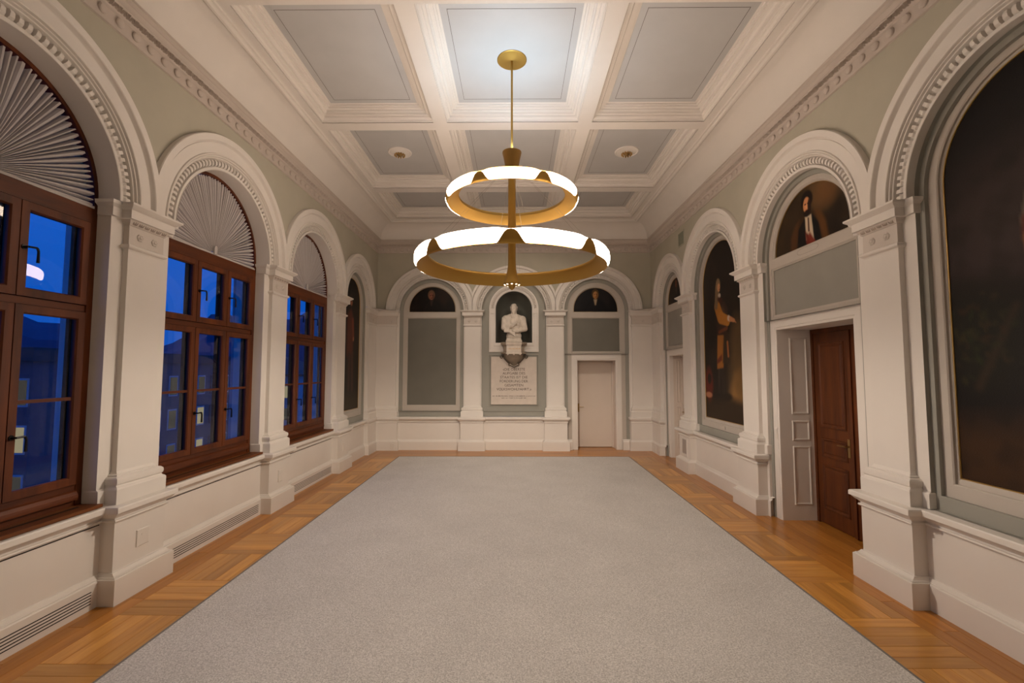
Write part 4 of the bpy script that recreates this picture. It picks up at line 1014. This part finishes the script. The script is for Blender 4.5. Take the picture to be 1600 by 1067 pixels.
th = Thing('wall_bracket', (0, YB + .20, 2.05), 'brown stone bracket with gilt lettering carrying the marble bust', 'bracket')
mb = MB(TB)
def brk(levels): mb.loft([[(-h, .60, z), (-h, d, z), (h, d, z), (h, .60, z)] for h, d, z in levels], cap1=True)
brk([(.30, .06, 2.40), (.32, .04, 2.41), (.32, .04, 2.43), (.29, .06, 2.44), (.262, .08, 2.45), (.262, .08, 2.60), (.29, .06, 2.61), (.33, .03, 2.65), (.33, .03, 2.69), (.31, .05, 2.698)])
th.part(mb, 'bracket_block', 'bracket')
mb = MB(TB); mb.loft([[(-h, d + .06, z), (-h, d, z), (h, d, z), (h, d + .06, z)] for h, d, z in ((.185, .035, 2.395), (.198, .025, 2.40), (.198, .025, 2.425), (.185, .04, 2.435), (.185, .045, 2.60), (.198, .025, 2.64), (.198, .015, 2.69))], cap0=True, cap1=True); th.part(mb, 'front_tablet', 'marble')
mb = MB(TB)
prof = [(.265, 2.395), (.255, 2.33), (.215, 2.26), (.15, 2.195), (.10, 2.155), (.08, 2.13), (.04, 2.09), (.005, 2.08)]
mb.loft([[(h * math.cos(PI * k / 12), .205 - .165 * (h / .265) * math.sin(PI * k / 12), z) for k in range(13)] for h, z in prof]); th.part(mb, 'corbel', 'bracket', smooth=True)
mb = MB()
def scroll(pts, r):
    P_ = [Vector(TB(*p)) for p in pts]
    for a, b_ in zip(P_, P_[1:]): mb.bar(a, b_, r, 8)
for q in (-1, 1):
    scroll([(q * (.315 + .030 * math.cos(a)), .15, 2.33 + .030 * math.sin(a)) for a in np.linspace(PI * .5, PI * 2.3, 12)], .012)
    scroll([(q * .315, .15, 2.36), (q * .275, .13, 2.355), (q * .235, .11, 2.285), (q * .165, .12, 2.205), (q * .105, .14, 2.155)], .015)
    scroll([(q * (.105 + .024 * math.cos(a)), .14, 2.132 + .024 * math.sin(a)) for a in np.linspace(PI * .5, -PI, 9)], .012)
    scroll([(q * .085, .14, 2.115), (q * .04, .14, 2.09), (0, .14, 2.072)], .013)
th.part(mb, 'scroll_edge', 'bracket_rim')
for q in range(3):
    mb = MB(); mb.lathe([(.002, -.02), (.018, -.012), (.022, 0), (.018, .012), (.002, .02)], c=TB((q - 1) * .155, .03, 2.385), n=10); th.part(mb, 'bead', 'marble', smooth=True)

def word_mesh(body, size):
    cu = bpy.data.curves.new('t', 'FONT'); cu.body = body; cu.size = size; cu.extrude = .0015; cu.resolution_u = 3
    o = bpy.data.objects.new('t', cu); C.objects.link(o)
    dg = bpy.context.evaluated_depsgraph_get(); me = bpy.data.meshes.new_from_object(o.evaluated_get(dg)); bpy.data.objects.remove(o); bpy.data.curves.remove(cu)
    xs = [v.co.x for v in me.vertices]; return me, min(xs), max(xs)
def text_line(th, body, z, size, d, mat, width):
    """one line of raised lettering, centred; each word is a part"""
    ws = [word_mesh(b_, size) for b_ in body.split(' ')]; sp_ = size * .36
    tot = sum(b_ - a for _, a, b_ in ws) + sp_ * (len(ws) - 1); kx = width / tot; x = -width / 2
    for me, a, b_ in ws:
        for v in me.vertices: v.co = Vector(TB(x + (v.co.x - a) * kx, d - v.co.z, z + v.co.y)) - th.loc
        x += (b_ - a + sp_) * kx
        me.materials.clear(); me.name = 'inscription_word'; o = link('inscription_word', me, mat); o.parent = th.o; o.location = (0, 0, 0)
# gilt name on the tablet: worn, unreadable strokes
mb = MB(TB); rr_ = random.Random(5)
for q in range(11):
    x = -.140 + q * .028; mb.box(x - .004, x + .004, .0425, .046, 2.485, 2.545)
    if q % 3 == 1: mb.box(x, x + .018, .0425, .046, 2.535, 2.545)
    if q % 3 == 2: mb.box(x, x + .015, .0425, .046, 2.485, 2.494)
th.part(mb, 'gilt_lettering', 'gilt_letter', label='worn gilt lettering')

th = Thing('inscribed_plaque', (0, YB + .20, 1.13), 'pale stone plaque with dark inscription below the bust', 'plaque')
mb = MB(TB); mb.loft([[(-h, d, z0), (h, d, z0), (h, d, z1), (-h, d, z1)] for h, z0, z1, d in ((.577, 1.13, 2.33, .224), (.577, 1.13, 2.33, .178), (.572, 1.135, 2.325, .174))], closed=True, cap1=True); th.part(mb, 'slab', 'stone')
for body, z, wdt in (('\u00abDIE OBERSTE', 1.985, .56), ('AUFGABE DES', 1.885, .57), ('STAATES IST DIE', 1.785, .69), ('F\u00d6RDERUNG DER', 1.685, .71), ('GESAMTEN', 1.585, .47), ('VOLKSWOHLFAHRT.\u00bb', 1.485, .88)):
    text_line(th, body, z, .092, .1735, 'ink', wdt)
for z, wdt, seed in ((1.335, 1.08, 1), (1.285, .62, 2)):      # two lines of tiny unreadable script
    mb = MB(TB); rr_ = random.Random(seed); x = -wdt / 2
    while x < wdt / 2:
        e = rr_.uniform(.010, .022); hgt = rr_.choice((.016, .016, .022)); mb.box(x, x + e * .35, .1722, .1742, z, z + hgt)
        if rr_.random() < .6: mb.box(x, x + e * .8, .1722, .1742, z + rr_.choice((0, hgt - .005)), z + rr_.choice((.005, hgt)))
        x += e * (1.0 if rr_.random() < .82 else 1.9)
    th.part(mb, 'small_script', 'ink')

# ------------------------------------------------------------------ chandelier
CY = 5.47
ch = Thing('ring_chandelier', (0, CY, ZP), 'gold two-tier ring chandelier with glowing wavy segments hanging from the ceiling', 'chandelier')
mb = MB(); mb.lathe([(.185, 0), (.185, -.008), (.178, -.012), (.02, -.013), (.012, -.016)], c=(0, CY, ZP), n=48); ch.part(mb, 'ceiling_plate', 'gold', smooth=True)
mb = MB(); mb.lathe([(.0125, 0), (.0125, -1.28)], c=(0, CY, ZP - .012), n=16); ch.part(mb, 'rod', 'gold', smooth=True)
mb = MB(); mb.lathe([(.02, 4.60), (.095, 4.60), (.105, 4.66), (.112, 4.685), (.117, 4.685), (.118, 4.672), (.105, 4.62), (.085, 4.52), (.075, 4.47), (.046, 4.44)], c=(0, CY, 0), n=48); ch.part(mb, 'uplight_cup', 'gold_dark', smooth=True)
mb = MB(); mb.lathe([(.046, 4.45), (.046, 3.33), (.047, 3.29), (.053, 3.22), (.066, 3.15), (.085, 3.085), (.102, 3.055), (.106, 3.045), (.104, 3.032), (.085, 3.026), (.05, 3.022), (.042, 3.010), (.03, 2.985), (.012, 2.970), (.002, 2.966)], c=(0, CY, 0), n=40); ch.part(mb, 'stem', 'gold', smooth=True)
for k in range(10):
    a = 2 * PI * (k + .5) / 10
    mb = MB(); p = Vector((.088 * math.cos(a), CY + .088 * math.sin(a), 3.036)); nrm = Vector((math.cos(a) * .35, math.sin(a) * .35, -1)).normalized()
    mb.bar(p - nrm * .004, p + nrm * .010, .012, 10); ch.part(mb, 'spot', 'spot_glow')
def ring(R, zc, h, nseg, phase, tname):
    N = nseg * 28; zb, zt = zc - h / 2, zc + h / 2; wd = .15
    def bump(th):
        x = ((th - phase) * nseg / (2 * PI)) % 1.0; x = min(x, 1 - x)          # 0 at a node, .5 mid segment
        return .95 * math.exp(-(x / .115) ** 3.2)
    G = []; D = []; TC = []
    path = [(R - .022, zb - .006), (R - .006, zb + .004), (R + .002, zb + .03), (R + .006, zc), (R + .002, zt - .03), (R - .004, zt - .008)]
    acc = [0.0]
    for p, q in zip(path, path[1:]): acc.append(acc[-1] + math.hypot(q[0] - p[0], q[1] - p[1]))
    def along(t):
        t *= acc[-1]
        for k in range(len(path) - 1):
            if t <= acc[k + 1] + 1e-9:
                f = (t - acc[k]) / (acc[k + 1] - acc[k]); return (path[k][0] + f * (path[k + 1][0] - path[k][0]), path[k][1] + f * (path[k + 1][1] - path[k][1]))
        return path[-1]
    for k in range(N):
        th = 2 * PI * k / N; b = bump(th); c_, s_ = math.cos(th), math.sin(th)
        sec = [(R - wd + .006, zt + .004), (R - wd, zt - .012), (R - wd, zt - .03), (R - wd * .8, zb + h * .52), (R - wd * .5, zb + h * .24), (R - wd * .25, zb + .004)] + [along((.03 + .97 * b) * q / 9) for q in range(10)]
        G.append([(r_ * c_, CY + r_ * s_, z) for r_, z in sec])
        w_ = .014 * (1 - b) - .008 * b
        ds = [(R - wd + .02, zt - .018), (R - wd * .5, zb + h * .36), (R - .03, zb + .006), (R - .016 + w_ * .6, zb + .006 - w_ * .5), (R - .006 + w_, zb + .03), (R - .001 + w_, zc), (R - .006 + w_, zt - .03), (R - .02 + w_ * .5, zt - .004 + w_ * .5), (R - .05, zt + w_ * .3), (R - wd + .02, zt - .006)]
        D.append([(r_ * c_, CY + r_ * s_, z) for r_, z in ds])
        TC.append([(r_ * c_, CY + r_ * s_, z) for r_, z in ((R - wd + .006, zt + .004), (R - wd + .03, zt + .010 + w_ * .5), (R - wd + (.045 if nseg == 8 else .12), zt + .008 + w_ * .6))])
    mb = MB(); mb.loft(D + [D[0]], closed=True); tube = ch.part(mb, tname + '_diffuser', 'glow', smooth=True, label='glowing white diffuser')
    mb = MB(); mb.loft(G + [G[0]]); shell = ch.part(mb, tname + '_shell', 'gold', smooth=True)
    mb = MB(); mb.loft(TC + [TC[0]])
    ch.part(mb, tname + '_top_light_shield', 'gold', smooth=True)  # unseen gold strip added on top to cut light going up
    md = shell.modifiers.new('thickness', 'SOLIDIFY'); md.thickness = .004; md.offset = 0.0
    nw = 4 if nseg == 8 else 3
    for k in range(nw * 2):
        th = phase + 2 * PI * (k // 2) / nw + (PI / nseg if nseg != 8 else 0); off = .10 * (1 if k % 2 else -1)
        mb = MB(); mb.bar((.07 * math.cos(th), CY + .07 * math.sin(th), 4.49), ((R - .07) * math.cos(th + off), CY + (R - .07) * math.sin(th + off), zt), .0011, 5); ch.part(mb, 'suspension_wire', 'wire')
ring(1.155, 3.305, .150, 8, -PI / 2, 'lower_ring')
ring(.80, 4.082, .115, 7, -PI / 2 + PI / 7, 'upper_ring')
sp = bpy.data.lights.new('chandelier_uplight', 'SPOT'); sp.energy = UPLIGHT_W; sp.color = (0.70, 0.87, 1.0); sp.spot_size = math.radians(150); sp.spot_blend = 1.0; sp.shadow_soft_size = .06
so = bpy.data.objects.new('chandelier_uplight', sp); C.objects.link(so); so.parent = ch.o; so.location = (0, 0, 4.70 - ZP); so.rotation_euler = (PI, 0, 0)

dn = bpy.data.lights.new('chandelier_downlight', 'SPOT'); dn.energy = DOWNLIGHT_W; dn.color = (1.0, 0.84, 0.68); dn.spot_size = math.radians(174); dn.spot_blend = 0.4; dn.shadow_soft_size = .05
dn.use_nodes = True; n = dn.node_tree.nodes; l = dn.node_tree.links      # output shaped by hand: weakened straight down to avoid a hot spot below
tcn = n.new('ShaderNodeTexCoord'); sx = n.new('ShaderNodeSeparateXYZ'); ab = n.new('ShaderNodeMath'); ab.operation = 'ABSOLUTE'
mr = n.new('ShaderNodeMapRange'); mr.inputs['From Min'].default_value = 0.0; mr.inputs['From Max'].default_value = 1.0; mr.inputs['To Min'].default_value = 1.0; mr.inputs['To Max'].default_value = 0.30
l.new(tcn.outputs['Normal'], sx.inputs[0]); l.new(sx.outputs['Z'], ab.inputs[0]); l.new(ab.outputs[0], mr.inputs[0]); 
ay = n.new('ShaderNodeMath'); ay.operation = 'ABSOLUTE'; py = n.new('ShaderNodeMath'); py.operation = 'POWER'; py.inputs[1].default_value = 3.0
ma = n.new('ShaderNodeMath'); ma.operation = 'MULTIPLY_ADD'; ma.inputs[1].default_value = 1.3; ma.inputs[2].default_value = 0.78
mm = n.new('ShaderNodeMath'); mm.operation = 'MULTIPLY'      # and boosted along the room, an invented pattern that brightens the end wall
l.new(sx.outputs['Y'], ay.inputs[0]); l.new(ay.outputs[0], py.inputs[0]); l.new(py.outputs[0], ma.inputs[0]); l.new(ma.outputs[0], mm.inputs[0]); l.new(mr.outputs[0], mm.inputs[1])
l.new(mm.outputs[0], n['Emission'].inputs['Strength'])
do = bpy.data.objects.new('chandelier_downlight', dn); C.objects.link(do); do.parent = ch.o; do.location = (0, 0, 2.955 - ZP)

# two small fittings on plaster rosettes
for sx, ly, lab in ((-1, 7.88, 'small gold and crystal ceiling fitting on a round rosette, left of the chandelier'), (1, 7.88, 'small gold and crystal ceiling fitting on a round rosette, right of the chandelier')):
    lx = sx * 2.02
    th = Thing('ceiling_fitting', (lx, ly, ZP), lab, 'ceiling light', 'small ceiling fittings')
    mb = MB(); mb.lathe([(.21, 0), (.205, -.012), (.19, -.016), (.18, -.010), (.165, -.010), (.10, -.03), (.07, -.034)], c=(lx, ly, ZP), n=40); th.part(mb, 'rosette_plate', 'ceil_white', smooth=True)
    mb = MB(); mb.lathe([(.055, 0), (.06, -.02), (.045, -.03), (.02, -.05), (.004, -.055)], c=(lx, ly, ZP - .03), n=20); th.part(mb, 'gold_cup', 'brass', smooth=True)
    for k in range(12):
        a = 2 * PI * k / 12; mb = MB(); mb.lathe([(.002, -.022), (.016, 0), (.002, .022)], c=(lx + .085 * math.cos(a), ly + .085 * math.sin(a), ZP - .055), n=6); th.part(mb, 'crystal', 'gilt')

    fl = bpy.data.lights.new('fitting_light', 'SPOT'); fl.energy = FITTING_W; fl.color = (1.0, 0.84, 0.68); fl.spot_size = math.radians(80); fl.spot_blend = 1.0; fl.shadow_soft_size = .04
    fo = bpy.data.objects.new('fitting_light', fl); C.objects.link(fo); fo.parent = th.o; fo.location = (0, 0, -.10)
    fo.rotation_euler = (Vector((0, YB + .3, 1.6)) - Vector((lx, ly, ZP - .1))).to_track_quat('-Z', 'Y').to_euler()      # turned towards the bust

# ------------------------------------------------------------------ sockets, switch, vents
def plate(T, s, d, z, w_, h_, name, label, cat, group, detail=True, mat='plastic'):
    th = Thing(name, T(s, d, z), label, cat, group)
    mb = MB(T); mb.loft([[(s - w_ + i, dd, z - h_ + i), (s + w_ - i, dd, z - h_ + i), (s + w_ - i, dd, z + h_ - i), (s - w_ + i, dd, z + h_ - i)] for i, dd in ((0, d), (0, d - .008), (.006, d - .011))], closed=True, cap1=True); th.part(mb, 'cover', mat)
    if detail:
        mb = MB(T); mb.box(s - w_ * .3, s + w_ * .3, d - .0135, d - .011, z + h_ * .25, z + h_ * .45); th.part(mb, 'latch', mat)
    return th
SG = 'outlets on the pedestals and plinths'
plate(TL, P_SIDE[1] + .02, .07, .46, .07, .075, 'wall_socket', 'square flush outlet cover on the largest left pilaster pedestal', 'socket', SG)
plate(TL, P_SIDE[2] + .02, .07, .45, .055, .085, 'wall_socket', 'tall flush outlet cover on the pedestal between middle and far window', 'socket', SG)
plate(TL, P_SIDE[3] + .03, .07, .46, .065, .075, 'wall_socket', 'flush outlet cover on the pedestal beyond the far window', 'socket', SG)
def twin(T, s, d, z, label, vertical=True):
    th = plate(T, s, d, z, .045, .075, 'wall_socket', label, 'socket', SG, False)
    for q in (-1, 1):
        mb = MB(T); mb.loft([[(s + r_ * math.cos(2 * PI * k / 14), dd, z + q * .034 + r_ * math.sin(2 * PI * k / 14)) for k in range(14)] for r_, dd in ((.024, d - .011), (.024, d - .014), (.02, d - .014), (.018, d - .009))], closed=True, cap1=True); th.part(mb, 'outlet', 'plastic')
twin(TB, -3.02, .0552, .11, 'twin outlet on the plinth in the far left corner')
twin(TR, 11.12, .0552, .11, 'twin outlet on the plinth in the far right corner')
th = plate(TR, BAYS[1][0] + .78, .246, 1.14, .033, .075, 'light_switch', 'white double light switch on the casing of the wooden door', 'switch', None, False)
for q in (-1, 1):
    mb = MB(TR); s_ = BAYS[1][0] + .78; mb.box(s_ - .02, s_ + .02, .231, .236, 1.14 + q * .032 - .024, 1.14 + q * .032 + .024); th.part(mb, 'rocker', 'plastic')
th = Thing('vent_grille', TR(P_SIDE[3], .07, .35), 'upright grille with pale frame in the pedestal beside the far white door', 'vent')
mb = MB(TR); s_ = P_SIDE[3]
for (a0, a1, z0, z1) in ((-.15, -.11, .30, .66), (.11, .15, .30, .66), (-.11, .11, .30, .34), (-.11, .11, .62, .66)): mb.box(s_ + a0, s_ + a1, .055, .0699, z0, z1)
th.part(mb, 'frame', 'white')
mb = MB(TR); mb.box(s_ - .11, s_ + .11, .066, .0699, .34, .62); th.part(mb, 'back', 'engrave')
for q in range(11):
    mb = MB(TR); mb.box(s_ - .105, s_ + .105, .058, .065, .352 + q * .0245, .363 + q * .0245); th.part(mb, 'slat', 'cornice')
th = Thing('vent_grille', TR(8.98, WALL_D, 4.55), 'small green vent grille high on the right wall between two arches', 'vent')
mb = MB(TR); s_ = 9.32
for (a0, a1, z0, z1) in ((-.17, -.15, 4.57, 4.87), (.15, .17, 4.57, 4.87), (-.15, .15, 4.57, 4.59), (-.15, .15, 4.85, 4.87)): mb.box(s_ + a0, s_ + a1, WALL_D - .012, WALL_D, z0, z1)
th.part(mb, 'frame', 'green')
mb = MB(TR); mb.box(s_ - .15, s_ + .15, WALL_D - .003, WALL_D, 4.59, 4.85); th.part(mb, 'back', 'vent')
for q in range(12):
    mb = MB(TR); mb.box(s_ - .15, s_ + .15, WALL_D - .010, WALL_D - .004, 4.597 + q * .021, 4.606 + q * .021); th.part(mb, 'slat', 'vent')

# ------------------------------------------------------------------ outside: facade piers, ledge, houses, hills
for i, c in enumerate(P_SIDE):
    th = Thing('facade_pier', TL(c, .6, -2), 'pale stone facade pier outside, beyond the %s pilaster of the window wall' % names_b[i], 'pier', 'stone piers of the facade')
    mb = MB(TL); mb.box(c - .24, c + .24, .601, .70, -2, 4.9); th.part(mb, 'shaft', 'ext_stone')
    mb = MB(TL); mb.loft([[(c - h, .601, z), (c - h, d, z), (c + h, d, z), (c + h, .601, z)] for h, d, z in ((.25, .71, .2), (.31, .78, .2), (.31, .78, .32), (.27, .74, .38), (.25, .71, .45))]); th.part(mb, 'base_moulding', 'ext_stone')
mb = MB(TL); mb.box(-.6, 11.5, .80, 1.35, .30, .52); o = mb.build('facade_ledge', 'ext_stone', loc=TL(5.5, .9, .55)); tag(o, 'pale stone ledge outside below the windows', 'ledge')
mb = MB(); mb.box(-400, -6, -60, 400, -14.5, -14); g_ = struct(mb.build('ground_outside', 'ext_dark'))
def house(name, x0, x1, y0, y1, z0, z1, mat, label, wins, roof=None):
    th = Thing(name, ((x0 + x1) / 2, (y0 + y1) / 2, z0), label, 'building')
    mb = MB(); mb.box(x0, x1, y0, y1, z0, z1); th.part(mb, 'walls', mat)
    if roof:
        mb = MB(); e = .6; xm = (x0 + x1) / 2; k = min(x1 - x0, y1 - y0) / 2
        mb.loft([[(x0 - e, y0 - e, z1), (x1 + e, y0 - e, z1), (x1 + e, y1 + e, z1), (x0 - e, y1 + e, z1)], [(x0 - e, y0 - e, z1 + .25), (x1 + e, y0 - e, z1 + .25), (x1 + e, y1 + e, z1 + .25), (x0 - e, y1 + e, z1 + .25)],
                 [(xm - .1, y0 + k, z1 + roof), (xm + .1, y0 + k, z1 + roof), (xm + .1, y1 - k, z1 + roof), (xm - .1, y1 - k, z1 + roof)]], closed=True, cap0=True, cap1=True); th.part(mb, 'roof', 'ext_roof')
    else:
        mb = MB(); mb.box(x0 - .3, x1 + .3, y0 - .3, y1 + .3, z1, z1 + .9); th.part(mb, 'roof_edge', 'ext_roof')
    for (face, a, z, w_, h_, lit) in wins:
        mb = MB()
        if face == 'x': mb.box(x1, x1 + .05, a - w_, a + w_, z - h_, z + h_)
        else: mb.box(a - w_, a + w_, y0 - .05, y0, z - h_, z + h_)
        fr_ = th.part(mb, 'window_frame', 'ext_pale' if lit else 'ext_roof')
        mb = MB()
        if face == 'x': mb.box(x1 + .05, x1 + .07, a - w_ * .8, a + w_ * .8, z - h_ * .86, z + h_ * .86)
        else: mb.box(a - w_ * .8, a + w_ * .8, y0 - .07, y0 - .05, z - h_ * .86, z + h_ * .86)
        th.part(mb, 'window_pane', 'lit_window' if lit == 2 else ('dim_window' if lit else 'ext_dark'), fr_)
    return th
wins = [('x', 33 + q * 1.9, z, .55, .95, (2 if (q + int(abs(z))) % 3 == 0 and z < -1 else (1 if q % 2 else 0))) for q in range(12) for z in (.5, -2.6, -5.8, -9.0)]
wins += [('y', -46 + q * 1.9, z, .55, .95, (2 if (q * 2 + int(abs(z))) % 4 == 0 and z < -1 else (1 if q % 2 else 0))) for q in range(8) for z in (.5, -2.6, -5.8, -9.0)]
h1 = house('office_building', -48, -32, 30, 56, -14, 2.6, 'ext_dark', 'dark flat-roofed building with lit windows and a blue sign, seen through the nearest window', wins)
mb = MB(); mb.box(-31.98, -31.9, 33.0, 37.5, 1.75, 2.15); h1.part(mb, 'blue_sign', 'sign_glow')
wins = [('y', -34.5 + q * 1.8, z, .5, .85, 2 if q in (2, 3) and z > -3 else 1) for q in range(4) for z in (-.8, -3.6, -6.6)] + [('x', 59.5 + q * 2.2, z, .5, .85, 2 if q == 1 else 1) for q in range(4) for z in (-.8, -3.6, -6.6)]
house('hip_roofed_house', -36, -27.5, 58, 68, -14, 1.2, 'ext_pale', 'pale hip-roofed house with a lit window, seen through the middle window', wins, 2.6)
wins = [('y', -50.5 + q * 2.2, z, .5, .8, 1) for q in range(4) for z in (-2.5, -5.2)]
house('low_house', -52, -43, 78, 88, -14, -.6, 'ext_dark', 'low dark house far behind the middle window', wins, 2.2)
th = Thing('street_light', (-30.5, 38, -14), 'bright white street light far beyond the middle window', 'street light')
mb = MB(); mb.bar((-30.5, 38, -14), (-30.5, 38, -.8), .09); th.part(mb, 'post', 'ext_roof')
mb = MB(); mb.lathe([(.01, -.17), (.17, 0), (.01, .17)], c=(-30.5, 38, -.65), n=12); th.part(mb, 'globe', 'street_glow')
mb = MB(); n_ = 60; A = []
for k in range(n_ + 1):
    a = math.radians(75 + 95 * k / n_); h = 34 + 16 * math.sin(k * .31) + 9 * math.sin(k * .83 + 1) + 4 * math.sin(k * 1.9)
    A.append([(330 * math.cos(a), 330 * math.sin(a), -14), (360 * math.cos(a), 360 * math.sin(a), h * .6), (400 * math.cos(a), 400 * math.sin(a), h), (470 * math.cos(a), 470 * math.sin(a), -14)])
mb.loft(A); o = struct(mb.build('hills', 'hill', smooth=True))
